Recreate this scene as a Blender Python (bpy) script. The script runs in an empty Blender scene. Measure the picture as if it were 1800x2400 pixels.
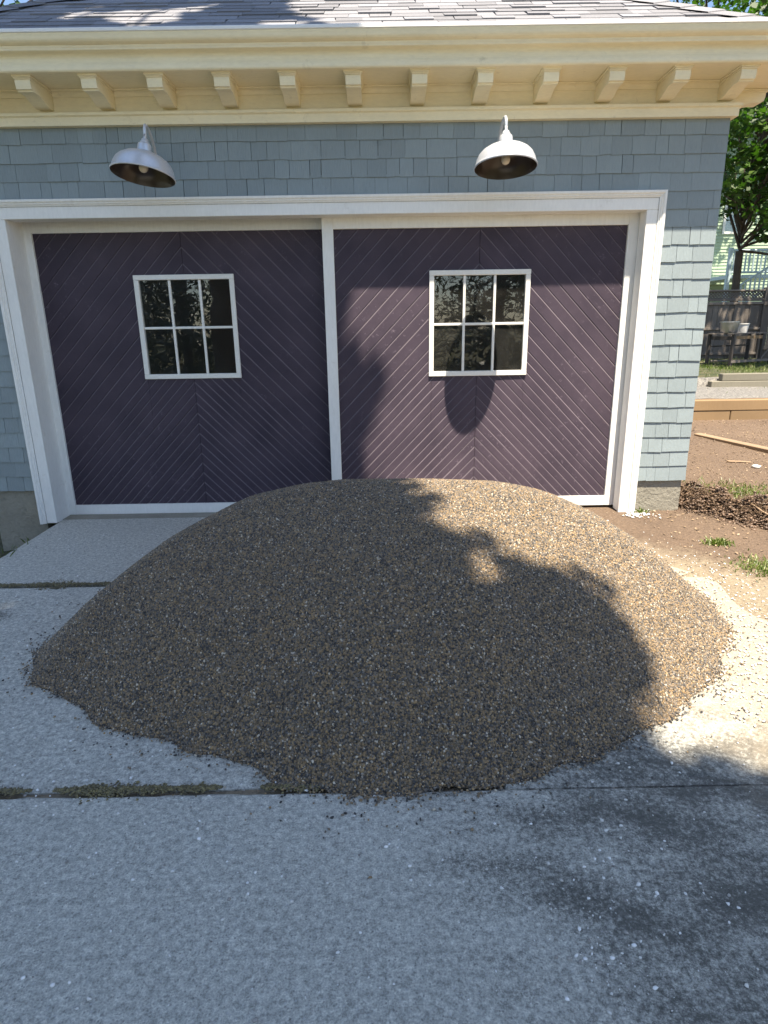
import bpy, bmesh, math, random
import numpy as np
from mathutils import Vector, Matrix

random.seed(7); rng = np.random.default_rng(7)
S = bpy.context.scene
COL = S.collection

# ------------------------------------------------------------------ camera
cam_d = bpy.data.cameras.new("camera"); cam = bpy.data.objects.new("camera", cam_d); COL.objects.link(cam)
S.camera = cam
S.render.resolution_x, S.render.resolution_y = 768, 1024
F, PITCH, YAW, ROLL = 1459.76, 0.2903, 0.0029, -0.0157
CAM = Vector((0.4853, -5.0189, 1.5502))
fwd0 = Vector((math.sin(YAW), math.cos(YAW), 0)); right0 = Vector((math.cos(YAW), -math.sin(YAW), 0)); up0 = Vector((0, 0, 1))
fwd = fwd0*math.cos(PITCH) - up0*math.sin(PITCH); upv = up0*math.cos(PITCH) + fwd0*math.sin(PITCH)
rig = right0*math.cos(ROLL) + upv*math.sin(ROLL); up2 = upv*math.cos(ROLL) - right0*math.sin(ROLL)
cam.matrix_world = Matrix(((rig.x, up2.x, -fwd.x, CAM.x), (rig.y, up2.y, -fwd.y, CAM.y), (rig.z, up2.z, -fwd.z, CAM.z), (0, 0, 0, 1)))
cam_d.sensor_fit = 'VERTICAL'; cam_d.sensor_height = 24; cam_d.lens = 24*F/2400
cam_d.clip_start = 0.05; cam_d.clip_end = 2000

# ------------------------------------------------------------------ sky and sun
SUN = Vector((0.21, -1.0, 2.48)).normalized()
W = bpy.data.worlds.new("World"); S.world = W; W.use_nodes = True
nt = W.node_tree; nt.nodes.clear()
sky = nt.nodes.new('ShaderNodeTexSky'); sky.sky_type = 'NISHITA'; sky.sun_disc = False
sky.sun_elevation = math.asin(SUN.z); sky.sun_rotation = math.atan2(SUN.x, SUN.y)
sky.air_density = 1.0; sky.dust_density = 0.6; sky.ozone_density = 1.2
bg = nt.nodes.new('ShaderNodeBackground'); bg.inputs[1].default_value = 0.09
wo = nt.nodes.new('ShaderNodeOutputWorld')
nt.links.new(sky.outputs[0], bg.inputs[0]); nt.links.new(bg.outputs[0], wo.inputs[0])
sl = bpy.data.lights.new("sun", 'SUN'); sl.energy = 5.0; sl.angle = math.radians(0.5); sl.color = (1.0, 0.90, 0.75)
so = bpy.data.objects.new("sun", sl); COL.objects.link(so)
so.rotation_euler = SUN.to_track_quat('Z', 'Y').to_euler(); so.location = (3, -12, 25)
S.view_settings.view_transform = 'Standard'; S.view_settings.look = 'None'
S.view_settings.exposure = 1.45; S.view_settings.gamma = 1.0; S.view_settings.use_curve_mapping = False

# ------------------------------------------------------------------ material helpers
def new_mat(name):
    m = bpy.data.materials.new(name); m.use_nodes = True
    n = m.node_tree; n.nodes.clear()
    o = n.nodes.new('ShaderNodeOutputMaterial'); b = n.nodes.new('ShaderNodeBsdfPrincipled')
    n.links.new(b.outputs[0], o.inputs[0])
    return m, n, b
def N(n, t, **kw):
    x = n.nodes.new(t)
    for k, v in kw.items():
        if k.startswith('i_'): x.inputs[k[2:].replace('_', ' ')].default_value = v
        else: setattr(x, k, v)
    return x
def pos(n, scale=(1, 1, 1)):
    g = n.nodes.new('ShaderNodeNewGeometry'); mp = n.nodes.new('ShaderNodeMapping'); mp.inputs['Scale'].default_value = scale
    n.links.new(g.outputs['Position'], mp.inputs[0]); return mp.outputs[0]
def noise(n, vec, scale, detail=4, rough=0.6):
    x = N(n, 'ShaderNodeTexNoise', i_Scale=scale, i_Detail=detail, i_Roughness=rough)
    if vec is not None: n.links.new(vec, x.inputs['Vector'])
    return x.outputs['Fac']
def ramp(n, fac, stops, interp='LINEAR'):
    r = n.nodes.new('ShaderNodeValToRGB'); r.color_ramp.interpolation = interp
    e = r.color_ramp.elements
    e[0].position, e[0].color = stops[0][0], (*stops[0][1], 1)
    e[1].position, e[1].color = stops[1][0], (*stops[1][1], 1)
    for p, c in stops[2:]:
        q = e.new(p); q.color = (*c, 1)
    n.links.new(fac, r.inputs[0]); return r.outputs[0]
def mixc(n, fac, a, b, mode='MIX'):
    m = n.nodes.new('ShaderNodeMix'); m.data_type = 'RGBA'; m.blend_type = mode
    for sock, v in ((m.inputs[0], fac), (m.inputs[6], a), (m.inputs[7], b)):
        if isinstance(v, (int, float)): sock.default_value = v
        elif isinstance(v, tuple): sock.default_value = (*v, 1)
        else: n.links.new(v, sock)
    return m.outputs[2]
def math_(n, op, a, b=0.0, clamp=False):
    m = n.nodes.new('ShaderNodeMath'); m.operation = op; m.use_clamp = clamp
    for s, v in ((m.inputs[0], a), (m.inputs[1], b)):
        if isinstance(v, (int, float)): s.default_value = v
        else: n.links.new(v, s)
    return m.outputs[0]
def bump(n, b, h, strength=0.3, dist=0.01):
    x = N(n, 'ShaderNodeBump'); x.inputs['Strength'].default_value = strength; x.inputs['Distance'].default_value = dist
    n.links.new(h, x.inputs['Height']); n.links.new(x.outputs[0], b.inputs['Normal']); return x
def orand(n):
    return n.nodes.new('ShaderNodeObjectInfo').outputs['Random']

def paint(name, col, var=0.08, rough=0.45, grain=(1, 1, 1), gscale=40, bstr=0.25, dirt=None, dirt_amt=0.5, per_obj=0.0, bdist=0.004):
    m, n, b = new_mat(name)
    p = pos(n, grain)
    f1 = noise(n, p, gscale, 5)
    f2 = noise(n, pos(n), 2.3, 4)
    lo = tuple(c*(1-var) for c in col); hi = tuple(min(1, c*(1+var)) for c in col)
    c = ramp(n, f2, [(0.3, lo), (0.7, hi)])
    c = mixc(n, 0.25, c, ramp(n, f1, [(0.3, tuple(x*0.75 for x in col)), (0.65, hi)]))
    if dirt:
        fd = ramp(n, noise(n, pos(n), 9.0, 8, 0.72), [(0.60, (0, 0, 0)), (0.74, (1, 1, 1))])
        c = mixc(n, math_(n, 'MULTIPLY', fd, dirt_amt), c, dirt)
    if per_obj:
        r = math_(n, 'MULTIPLY_ADD', orand(n), 2*per_obj); r.node.inputs[2].default_value = 1-per_obj
        h = n.nodes.new('ShaderNodeHueSaturation'); n.links.new(r, h.inputs['Value']); n.links.new(c, h.inputs['Color']); c = h.outputs[0]
    n.links.new(c, b.inputs['Base Color']); b.inputs['Roughness'].default_value = rough
    bump(n, b, f1, bstr, bdist)
    return m

M = {}
M['casing'] = paint('white casing paint', (0.83, 0.81, 0.76), 0.05, 0.5, (1, 1, 0.25), 60, 0.35, (0.45, 0.38, 0.28), 0.35)
M['cornice'] = paint('cream cornice paint', (0.87, 0.77, 0.53), 0.06, 0.5, (0.3, 1, 1), 70, 0.3, (0.36, 0.28, 0.16), 0.4)
M['gutterlip'] = paint('white gutter lip', (0.8, 0.79, 0.76), 0.04, 0.35, (0.3, 1, 1), 50, 0.1)
M['shingle'] = paint('blue grey shingle paint', (0.242, 0.285, 0.294), 0.07, 0.62, (1, 1, 0.12), 130, 0.55, (0.12, 0.15, 0.16), 0.3, 0.075, 0.005)
M['sash'] = paint('white sash paint', (0.8, 0.77, 0.7), 0.05, 0.4, (1, 1, 1), 90, 0.3)
M['galv'] = paint('galvanised lamp metal', (0.55, 0.57, 0.6), 0.1, 0.36, (1, 1, 1), 55, 0.08); M['galv'].node_tree.nodes['Principled BSDF'].inputs['Metallic'].default_value = 0.35
M['lining'] = paint('bronze lamp lining', (0.035, 0.024, 0.018), 0.1, 0.28, (1, 1, 1), 30, 0.03)
M['found'] = paint('rough foundation render', (0.27, 0.25, 0.20), 0.3, 0.9, (1, 1, 1), 45, 0.9, (0.1, 0.1, 0.07), 0.7, 0, 0.012)
M['dark'] = paint('dark interior', (0.035, 0.03, 0.028), 0.2, 0.9)
M['rust'] = paint('dark rusted steel', (0.035, 0.028, 0.024), 0.4, 0.7)
M['pot'] = paint('dented tin pot', (0.35, 0.35, 0.34), 0.25, 0.35); M['pot'].node_tree.nodes['Principled BSDF'].inputs['Metallic'].default_value = 0.7
M['stone'] = paint('pale stone', (0.6, 0.57, 0.52), 0.15, 0.8)
M['green_siding'] = paint('pale green siding', (0.36, 0.45, 0.31), 0.05, 0.6)
M['blue_rail'] = paint('pale blue railing paint', (0.48, 0.58, 0.6), 0.05, 0.5)
M['bark'] = paint('bark', (0.075, 0.055, 0.04), 0.4, 0.9, (1, 1, 0.2), 25, 1.0, None, 0, 0, 0.03)

def wood(name, col, col2, rough=0.8):
    m, n, b = new_mat(name)
    f = noise(n, pos(n, (1, 1, 0.08)), 60, 6, 0.7); g = noise(n, pos(n), 1.7, 4)
    r = orand(n)
    c = mixc(n, f, col, col2); c = mixc(n, math_(n, 'MULTIPLY', g, 0.6), c, tuple(x*0.5 for x in col))
    h = n.nodes.new('ShaderNodeHueSaturation'); v = math_(n, 'MULTIPLY_ADD', r, 0.5); v.node.inputs[2].default_value = 0.75
    n.links.new(v, h.inputs['Value']); n.links.new(c, h.inputs['Color'])
    n.links.new(h.outputs[0], b.inputs['Base Color']); b.inputs['Roughness'].default_value = rough
    bump(n, b, f, 0.5, 0.006); return m
M['oldwood'] = wood('weathered fence wood', (0.13, 0.105, 0.085), (0.22, 0.19, 0.16))
M['newwood'] = wood('fresh timber', (0.25, 0.16, 0.078), (0.33, 0.22, 0.115))
M['paletimber'] = wood('pale grey timber', (0.17, 0.155, 0.115), (0.26, 0.235, 0.18))
M['stick'] = wood('dry stick', (0.3, 0.2, 0.12), (0.42, 0.3, 0.19))

def mat_door():
    m, n, b = new_mat('aubergine door paint')
    f = noise(n, pos(n), 3.0, 5); g = noise(n, pos(n), 150, 3)
    c = ramp(n, f, [(0.3, (0.046, 0.035, 0.049)), (0.7, (0.074, 0.055, 0.072))])
    # old chipped paint with a lighter coat showing, in streaks along a band of boards
    chip = ramp(n, noise(n, pos(n, (1, 1, 1)), 26, 10, 0.8), [(0.58, (0, 0, 0)), (0.65, (1, 1, 1))])
    zone = ramp(n, noise(n, pos(n), 1.6, 2), [(0.42, (0, 0, 0)), (0.60, (1, 1, 1))])
    c = mixc(n, math_(n, 'MULTIPLY', math_(n, 'MULTIPLY', chip, zone), 0.7), c, (0.2, 0.16, 0.19))
    n.links.new(c, b.inputs['Base Color'])
    b.inputs['Roughness'].default_value = 0.6; b.inputs['Specular IOR Level'].default_value = 0.22
    hh = math_(n, 'ADD', math_(n, 'MULTIPLY', g, 0.4), noise(n, pos(n), 26, 8, 0.75))
    bump(n, b, hh, 0.28, 0.004); return m
M['door'] = mat_door()
M['paleedge'] = paint('paler tone of the upper board edges', (0.125, 0.10, 0.115), 0.2, 0.7, (1, 1, 1), 40, 0.2)  # paler colour for the diagonal upper bevels of the planks

def mat_glass():
    m = bpy.data.materials.new('old window glass'); m.use_nodes = True; n = m.node_tree; n.nodes.clear()
    o = n.nodes.new('ShaderNodeOutputMaterial')
    tr = n.nodes.new('ShaderNodeBsdfTransparent'); tr.inputs[0].default_value = (0.85, 0.9, 0.87, 1)
    gl = n.nodes.new('ShaderNodeBsdfGlossy'); gl.inputs['Roughness'].default_value = 0.0; gl.inputs[0].default_value = (1, 1, 1, 1)
    df = n.nodes.new('ShaderNodeBsdfDiffuse'); df.inputs[0].default_value = (0.3, 0.29, 0.26, 1)
    fr = n.nodes.new('ShaderNodeFresnel'); fr.inputs[0].default_value = 1.7
    bp = n.nodes.new('ShaderNodeBump'); bp.inputs['Strength'].default_value = 0.10; bp.inputs['Distance'].default_value = 0.012
    n.links.new(noise(n, pos(n, (1, 1, 0.6)), 4.5, 1), bp.inputs['Height']); n.links.new(bp.outputs[0], gl.inputs['Normal'])
    m1 = n.nodes.new('ShaderNodeMixShader'); m2 = n.nodes.new('ShaderNodeMixShader')
    fac = math_(n, 'MULTIPLY', fr.outputs[0], 1.6, True)
    n.links.new(fac, m1.inputs[0]); n.links.new(tr.outputs[0], m1.inputs[1]); n.links.new(gl.outputs[0], m1.inputs[2])
    dust = ramp(n, noise(n, pos(n), 5, 3, 0.6), [(0.35, (0.035, 0.035, 0.035)), (0.7, (0.085, 0.085, 0.085))])
    n.links.new(dust, m2.inputs[0]); n.links.new(m1.outputs[0], m2.inputs[1]); n.links.new(df.outputs[0], m2.inputs[2])
    n.links.new(m2.outputs[0], o.inputs[0]); return m
M['glass'] = mat_glass()
def mat_bulb():
    m, n, b = new_mat('frosted bulb'); b.inputs['Base Color'].default_value = (0.75, 0.68, 0.55, 1); b.inputs['Roughness'].default_value = 0.25; return m
M['bulb'] = mat_bulb()

def mat_concrete():
    m, n, b = new_mat('old driveway concrete')
    p = pos(n)
    big = noise(n, p, 1.3, 6, 0.65); mid = noise(n, p, 14, 6, 0.7); fine = noise(n, p, 170, 3, 0.7)
    c = ramp(n, big, [(0.3, (0.33, 0.33, 0.32)), (0.7, (0.47, 0.47, 0.455))])
    c = mixc(n, 0.5, c, ramp(n, mid, [(0.3, (0.24, 0.24, 0.23)), (0.7, (0.55, 0.55, 0.53))]))
    c = mixc(n, 0.55, c, ramp(n, fine, [(0.32, (0.17, 0.17, 0.165)), (0.66, (0.62, 0.62, 0.60))]))
    m45 = noise(n, p, 48, 6, 0.75)
    c = mixc(n, 0.75, c, ramp(n, m45, [(0.36, (0.22, 0.22, 0.22)), (0.63, (0.86, 0.86, 0.85))]), 'MULTIPLY')
    c = mixc(n, 1.0, c, (1.96, 1.90, 1.72), 'MULTIPLY')
    # exposed aggregate: light and dark grains
    v = N(n, 'ShaderNodeTexVoronoi', i_Scale=120.0); n.links.new(p, v.inputs['Vector'])
    sp = n.nodes.new('ShaderNodeSeparateColor'); n.links.new(v.outputs['Color'], sp.inputs[0])
    near = math_(n, 'LESS_THAN', v.outputs['Distance'], 0.34)
    lt = math_(n, 'MULTIPLY', near, math_(n, 'GREATER_THAN', sp.outputs[0], 0.93))
    dk = math_(n, 'MULTIPLY', near, math_(n, 'LESS_THAN', sp.outputs[0], 0.09))
    c = mixc(n, math_(n, 'MULTIPLY', lt, 0.6), c, (0.55, 0.54, 0.52)); c = mixc(n, math_(n, 'MULTIPLY', dk, 0.45), c, (0.09, 0.09, 0.09))
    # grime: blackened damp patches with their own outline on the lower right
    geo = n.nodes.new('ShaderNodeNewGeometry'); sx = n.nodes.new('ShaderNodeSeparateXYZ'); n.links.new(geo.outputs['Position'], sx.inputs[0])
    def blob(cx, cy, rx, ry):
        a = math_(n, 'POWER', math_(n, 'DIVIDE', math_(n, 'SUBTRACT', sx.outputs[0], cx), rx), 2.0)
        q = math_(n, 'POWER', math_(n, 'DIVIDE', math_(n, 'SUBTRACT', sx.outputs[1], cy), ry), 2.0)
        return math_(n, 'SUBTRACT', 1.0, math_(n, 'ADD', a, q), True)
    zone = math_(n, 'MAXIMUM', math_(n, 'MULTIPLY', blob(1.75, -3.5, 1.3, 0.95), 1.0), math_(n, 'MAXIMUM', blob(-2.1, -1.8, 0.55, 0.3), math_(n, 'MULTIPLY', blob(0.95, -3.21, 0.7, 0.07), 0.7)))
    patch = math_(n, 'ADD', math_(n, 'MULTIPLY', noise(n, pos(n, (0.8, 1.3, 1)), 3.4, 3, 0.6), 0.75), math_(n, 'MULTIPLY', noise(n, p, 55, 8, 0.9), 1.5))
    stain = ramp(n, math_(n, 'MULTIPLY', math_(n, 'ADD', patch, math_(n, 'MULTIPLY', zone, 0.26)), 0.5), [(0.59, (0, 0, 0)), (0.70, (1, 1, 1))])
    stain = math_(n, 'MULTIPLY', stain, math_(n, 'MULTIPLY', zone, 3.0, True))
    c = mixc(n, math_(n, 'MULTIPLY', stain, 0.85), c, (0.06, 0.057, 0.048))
    g2 = ramp(n, noise(n, p, 3.1, 8, 0.75), [(0.6, (0, 0, 0)), (0.78, (1, 1, 1))])
    c = mixc(n, math_(n, 'MULTIPLY', g2, 0.45), c, (0.15, 0.15, 0.13))
    # sandy dust blown from the dirt on the house-right side
    ds = math_(n, 'SUBTRACT', math_(n, 'ADD', sx.outputs[0], math_(n, 'MULTIPLY', sx.outputs[1], 0.35)), 0.25, True)
    dd = ramp(n, math_(n, 'ADD', math_(n, 'MULTIPLY', ds, 0.5), math_(n, 'MULTIPLY', mid, 0.5)), [(0.38, (0, 0, 0)), (0.72, (1, 1, 1))])
    c = mixc(n, math_(n, 'MULTIPLY', dd, 0.75), c, (0.38, 0.31, 0.215))
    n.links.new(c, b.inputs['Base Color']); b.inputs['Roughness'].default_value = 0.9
    hh = math_(n, 'ADD', math_(n, 'MULTIPLY', mid, 0.6), math_(n, 'ADD', m45, math_(n, 'MULTIPLY', fine, 0.5)))
    bump(n, b, hh, 1.0, 0.012); return m
M['concrete'] = mat_concrete()

def mat_dirt():
    m, n, b = new_mat('bare brown soil')
    p = pos(n); big = noise(n, p, 0.9, 6, 0.65); fine = noise(n, p, 55, 6, 0.75)
    c = ramp(n, big, [(0.32, (0.105, 0.07, 0.046)), (0.68, (0.19, 0.13, 0.085))])
    c = mixc(n, 0.6, c, ramp(n, fine, [(0.3, (0.05, 0.032, 0.021)), (0.7, (0.27, 0.185, 0.12))]))
    geo = n.nodes.new('ShaderNodeNewGeometry'); sx = n.nodes.new('ShaderNodeSeparateXYZ'); n.links.new(geo.outputs['Position'], sx.inputs[0])
    # pale sand and fine gravel beside the concrete, grass on the rear terrace
    sand = math_(n, 'SUBTRACT', 0.9, math_(n, 'MULTIPLY', math_(n, 'ADD', math_(n, 'SUBTRACT', sx.outputs[0], 2.0), math_(n, 'ADD', sx.outputs[1], 0.9)), 0.9), True)
    sf = ramp(n, math_(n, 'ADD', math_(n, 'MULTIPLY', sand, 0.6), math_(n, 'MULTIPLY', noise(n, p, 5, 7, 0.7), 0.7)), [(0.50, (0, 0, 0)), (0.82, (1, 1, 1))])
    c = mixc(n, math_(n, 'MULTIPLY', sf, 0.85), c, ramp(n, fine, [(0.3, (0.22, 0.17, 0.11)), (0.7, (0.46, 0.38, 0.26))]))
    gy = math_(n, 'GREATER_THAN', sx.outputs[1], 6.2)
    c = mixc(n, gy, c, ramp(n, noise(n, p, 4, 7, 0.7), [(0.35, (0.03, 0.045, 0.012)), (0.65, (0.12, 0.10, 0.05))]))
    ty = math_(n, 'MULTIPLY', math_(n, 'GREATER_THAN', sx.outputs[1], 4.3), math_(n, 'LESS_THAN', sx.outputs[1], 6.2))
    c = mixc(n, ty, c, ramp(n, noise(n, p, 30, 5, 0.7), [(0.35, (0.09, 0.085, 0.08)), (0.65, (0.30, 0.28, 0.25))]))
    lx = math_(n, 'MAXIMUM', math_(n, 'LESS_THAN', sx.outputs[0], -2.2), math_(n, 'LESS_THAN', sx.outputs[1], -4.6))
    c = mixc(n, lx, c, ramp(n, noise(n, p, 9, 6, 0.7), [(0.35, (0.03, 0.035, 0.012)), (0.65, (0.09, 0.08, 0.03))]))  # dark green left side; unseen ground behind the viewer darkened to cut bounce light
    n.links.new(c, b.inputs['Base Color']); b.inputs['Roughness'].default_value = 0.95
    bump(n, b, math_(n, 'ADD', fine, noise(n, p, 12, 5, 0.7)), 1.0, 0.02); return m
M['dirt'] = mat_dirt()

def mat_pebble(name, attr=True, pale=False):
    m, n, b = new_mat(name)
    if attr:
        a = n.nodes.new('ShaderNodeAttribute'); a.attribute_type = 'INSTANCER'; a.attribute_name = 'pick'; r = a.outputs['Fac']
    else:
        a = n.nodes.new('ShaderNodeAttribute'); a.attribute_type = 'GEOMETRY'; a.attribute_name = 'pick'; r = a.outputs['Fac']
    if pale:
        c = ramp(n, r, [(0.0, (0.4, 0.38, 0.34)), (1.0, (0.86, 0.85, 0.83)), (0.15, (0.2, 0.18, 0.16)), (0.4, (0.7, 0.68, 0.63))])
    else:
        st = [(0.0, (0.022, 0.02, 0.019)), (0.2, (0.055, 0.05, 0.046)), (0.38, (0.125, 0.105, 0.08)), (0.54, (0.27, 0.172, 0.076)),
              (0.68, (0.14, 0.122, 0.10)), (0.82, (0.35, 0.232, 0.105)), (0.93, (0.12, 0.112, 0.105)), (1.0, (0.58, 0.50, 0.38))]
        c = ramp(n, r, [st[0], st[-1]] + st[1:-1])
    n.links.new(c, b.inputs['Base Color']); b.inputs['Roughness'].default_value = 0.55
    return m
M['pebble'] = mat_pebble('pea gravel'); M['pebble_pale'] = mat_pebble('pale loose pebbles', False, True); M['pebble_loose'] = mat_pebble('loose pea gravel', False)
def mat_moundbase():
    m, n, b = new_mat('gravel between the stones')
    c = ramp(n, noise(n, pos(n), 140, 4, 0.7), [(0.35, (0.05, 0.04, 0.03)), (0.65, (0.22, 0.16, 0.09))]); n.links.new(c, b.inputs['Base Color']); b.inputs['Roughness'].default_value = 0.95; return m
M['mound'] = mat_moundbase()

def mat_roof():
    m, n, b = new_mat('grey asphalt roof shingle')
    f = noise(n, pos(n), 220, 3, 0.7)
    c = ramp(n, f, [(0.3, (0.10, 0.10, 0.112)), (0.7, (0.30, 0.295, 0.305))])
    h = n.nodes.new('ShaderNodeHueSaturation'); v = math_(n, 'MULTIPLY_ADD', orand(n), 0.45); v.node.inputs[2].default_value = 0.75
    n.links.new(v, h.inputs['Value']); n.links.new(c, h.inputs['Color']); n.links.new(h.outputs[0], b.inputs['Base Color']); b.inputs['Roughness'].default_value = 0.85
    bump(n, b, f, 0.5, 0.004); return m
M['roof'] = mat_roof()

def mat_leaf(name, a, c2, trans=0.35):
    m, n, b = new_mat(name)
    at = n.nodes.new('ShaderNodeAttribute'); at.attribute_name = 'pick'
    c = ramp(n, at.outputs['Fac'], [(0.0, a), (1.0, c2)]); n.links.new(c, b.inputs['Base Color']); b.inputs['Roughness'].default_value = 0.45
    t = n.nodes.new('ShaderNodeBsdfTranslucent'); ms = n.nodes.new('ShaderNodeMixShader'); ms.inputs[0].default_value = trans
    tc = mixc(n, 1.0, c, (0.9, 1.5, 0.4), 'MULTIPLY'); n.links.new(tc, t.inputs[0])
    o = n.nodes['Material Output']; n.links.new(b.outputs[0], ms.inputs[1]); n.links.new(t.outputs[0], ms.inputs[2]); n.links.new(ms.outputs[0], o.inputs[0])
    return m
M['leaf'] = mat_leaf('maple leaf', (0.025, 0.06, 0.012), (0.085, 0.14, 0.025))
M['needle'] = mat_leaf('spruce needles', (0.012, 0.03, 0.012), (0.05, 0.075, 0.03), 0.1)
M['grass'] = mat_leaf('grass blade', (0.07, 0.11, 0.02), (0.2, 0.22, 0.06), 0.25)
M['moss'] = mat_leaf('joint moss', (0.08, 0.065, 0.035), (0.22, 0.18, 0.075), 0.05)
M['crumb'] = mat_leaf('soil crumbs', (0.09, 0.06, 0.04), (0.32, 0.24, 0.16), 0.0)
M['clod'] = mat_leaf('dug soil clods', (0.06, 0.038, 0.024), (0.2, 0.13, 0.085), 0.0)
M['twig'] = mat_leaf('dry roots', (0.16, 0.105, 0.06), (0.36, 0.26, 0.16), 0.0)

# ------------------------------------------------------------------ mesh helpers
def tag(o, label=None, cat=None, group=None, kind=None):
    if label: o['label'] = label
    if cat: o['category'] = cat
    if group: o['group'] = group
    if kind: o['kind'] = kind
    return o
def empty(name, loc=(0, 0, 0)):
    o = bpy.data.objects.new(name, None); COL.objects.link(o); o.location = loc; o.empty_display_size = 0.1; return o
def mobj(name, verts, faces, mat, parent=None, smooth=False):
    me = bpy.data.meshes.new(name); me.from_pydata([tuple(v) for v in verts], [], faces); me.update()
    if smooth: me.polygons.foreach_set('use_smooth', [True]*len(me.polygons))
    o = bpy.data.objects.new(name, me); COL.objects.link(o)
    if mat is not None: me.materials.append(M[mat] if isinstance(mat, str) else mat)
    if parent is not None: o.parent = parent
    return o
class MB:
    def __init__(s): s.v = []; s.f = []
    def add(s, v, f):
        k = len(s.v); s.v += [tuple(x) for x in v]; s.f += [tuple(i+k for i in g) for g in f]; return s
    def box(s, x0, x1, y0, y1, z0, z1, bev=0.0):
        if bev:
            b = bev; x = (x0, x0+b, x1-b, x1); y = (y0, y0+b, y1-b, y1); z = (z0, z0+b, z1-b, z1)
            V = []; 
            for a in (0, 1):
                for c in (0, 1):
                    for d in (0, 1):
                        X = (x[0], x[1]) if a == 0 else (x[3], x[2]); Y = (y[0], y[1]) if c == 0 else (y[3], y[2]); Z = (z[0], z[1]) if d == 0 else (z[3], z[2])
                        V += [(X[0], Y[1], Z[1]), (X[1], Y[0], Z[1]), (X[1], Y[1], Z[0])]
            me = bmesh.new(); vs = [me.verts.new(q) for q in V]; r = bmesh.ops.convex_hull(me, input=vs)
            me.verts.index_update(); idx = {w: i for i, w in enumerate(me.verts)}
            return s.add([w.co[:] for w in me.verts], [tuple(idx[w] for w in fc.verts) for fc in me.faces])
        V = [(x0, y0, z0), (x1, y0, z0), (x1, y1, z0), (x0, y1, z0), (x0, y0, z1), (x1, y0, z1), (x1, y1, z1), (x0, y1, z1)]
        return s.add(V, [(0, 3, 2, 1), (4, 5, 6, 7), (0, 1, 5, 4), (1, 2, 6, 5), (2, 3, 7, 6), (3, 0, 4, 7)])
    def tube(s, pts, radii, seg=10, caps=True):
        pts = [Vector(p) for p in pts]; n = len(pts)
        if not hasattr(radii, '__len__'): radii = [radii]*n
        V = []; ref = None
        for i, p in enumerate(pts):
            t = (pts[min(i+1, n-1)]-pts[max(i-1, 0)]).normalized()
            if ref is None: ref = t.orthogonal().normalized()
            ref = (ref - t*ref.dot(t)).normalized(); bi = t.cross(ref)
            for k in range(seg):
                a = 2*math.pi*k/seg; V.append(p+(ref*math.cos(a)+bi*math.sin(a))*radii[i])
        Fc = []
        for i in range(n-1):
            for k in range(seg):
                Fc.append((i*seg+k, i*seg+(k+1) % seg, (i+1)*seg+(k+1) % seg, (i+1)*seg+k))
        if caps: Fc.append(tuple(range(seg-1, -1, -1))); Fc.append(tuple((n-1)*seg+k for k in range(seg)))
        return s.add(V, Fc)
    def lathe(s, prof, seg=48, mat=None, closed=False):
        V = []
        for r, z in prof:
            for k in range(seg):
                a = 2*math.pi*k/seg; V.append(Vector((r*math.cos(a), r*math.sin(a), z)))
        if mat is not None: V = [mat @ v for v in V]
        Fc = []
        for i in range(len(prof)-1):
            for k in range(seg): Fc.append((i*seg+k, i*seg+(k+1) % seg, (i+1)*seg+(k+1) % seg, (i+1)*seg+k))
        return s.add(V, Fc)
    def build(s, name, mat, parent=None, smooth=False): return mobj(name, s.v, s.f, mat, parent, smooth)
def autosmooth(o, deg=35):
    me = o.data; me.polygons.foreach_set('use_smooth', [True]*len(me.polygons))
    me.set_sharp_from_angle(angle=math.radians(deg)); return o
def box(name, mat, parent, *a, bev=0.0): return MB().box(*a, bev=bev).build(name, mat, parent)

def batch(name, V, K, mat, parent=None, pick=None):
    """many equal polygons of K corners; V is (n*K,3); pick one value per polygon"""
    n = len(V)//K; me = bpy.data.meshes.new(name)
    me.vertices.add(n*K); me.vertices.foreach_set('co', np.asarray(V, np.float32).ravel())
    me.loops.add(n*K); me.loops.foreach_set('vertex_index', np.arange(n*K, dtype=np.int32))
    me.polygons.add(n); me.polygons.foreach_set('loop_start', np.arange(0, n*K, K, dtype=np.int32))
    if pick is not None:
        at = me.attributes.new('pick', 'FLOAT', 'FACE'); at.data.foreach_set('value', np.asarray(pick, np.float32))
    me.update(calc_edges=True); me.materials.append(M[mat])
    o = bpy.data.objects.new(name, me); COL.objects.link(o); o.parent = parent; return o
def leaf_polys(C, size, template, droop=0.5, rng=rng):
    n = len(C); K = len(template); T = np.asarray(template, float)
    nrm = rng.normal(size=(n, 3)); nrm[:, 2] = np.abs(nrm[:, 2])+droop; nrm /= np.linalg.norm(nrm, axis=1)[:, None]
    a = rng.normal(size=(n, 3)); u = np.cross(nrm, a); u /= np.linalg.norm(u, axis=1)[:, None]; w = np.cross(nrm, u)
    sz = (size*rng.uniform(0.65, 1.3, n))[:, None, None]
    fold = (np.abs(T[:, 0])*0.35)[None, :, None]
    V = C[:, None, :] + sz*(T[None, :, 0, None]*u[:, None, :] + T[None, :, 1, None]*w[:, None, :] + fold*nrm[:, None, :])
    return V.reshape(-1, 3)
MAPLE = [(0, -0.5), (0.28, -0.32), (0.52, -0.12), (0.26, 0.06), (0.34, 0.36), (0.10, 0.26), (0, 0.55), (-0.10, 0.26), (-0.34, 0.36), (-0.26, 0.06), (-0.52, -0.12), (-0.28, -0.32)]
RHOMB = [(0, -0.55), (0.33, -0.05), (0, 0.55), (-0.33, -0.05)]
ICO = None
def ico():
    global ICO
    if ICO is None:
        b = bmesh.new(); bmesh.ops.create_icosphere(b, subdivisions=1, radius=1.0); b.verts.index_update()
        ICO = (np.array([v.co[:] for v in b.verts]), [[v.index for v in f.verts] for f in b.faces])
    return ICO
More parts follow.
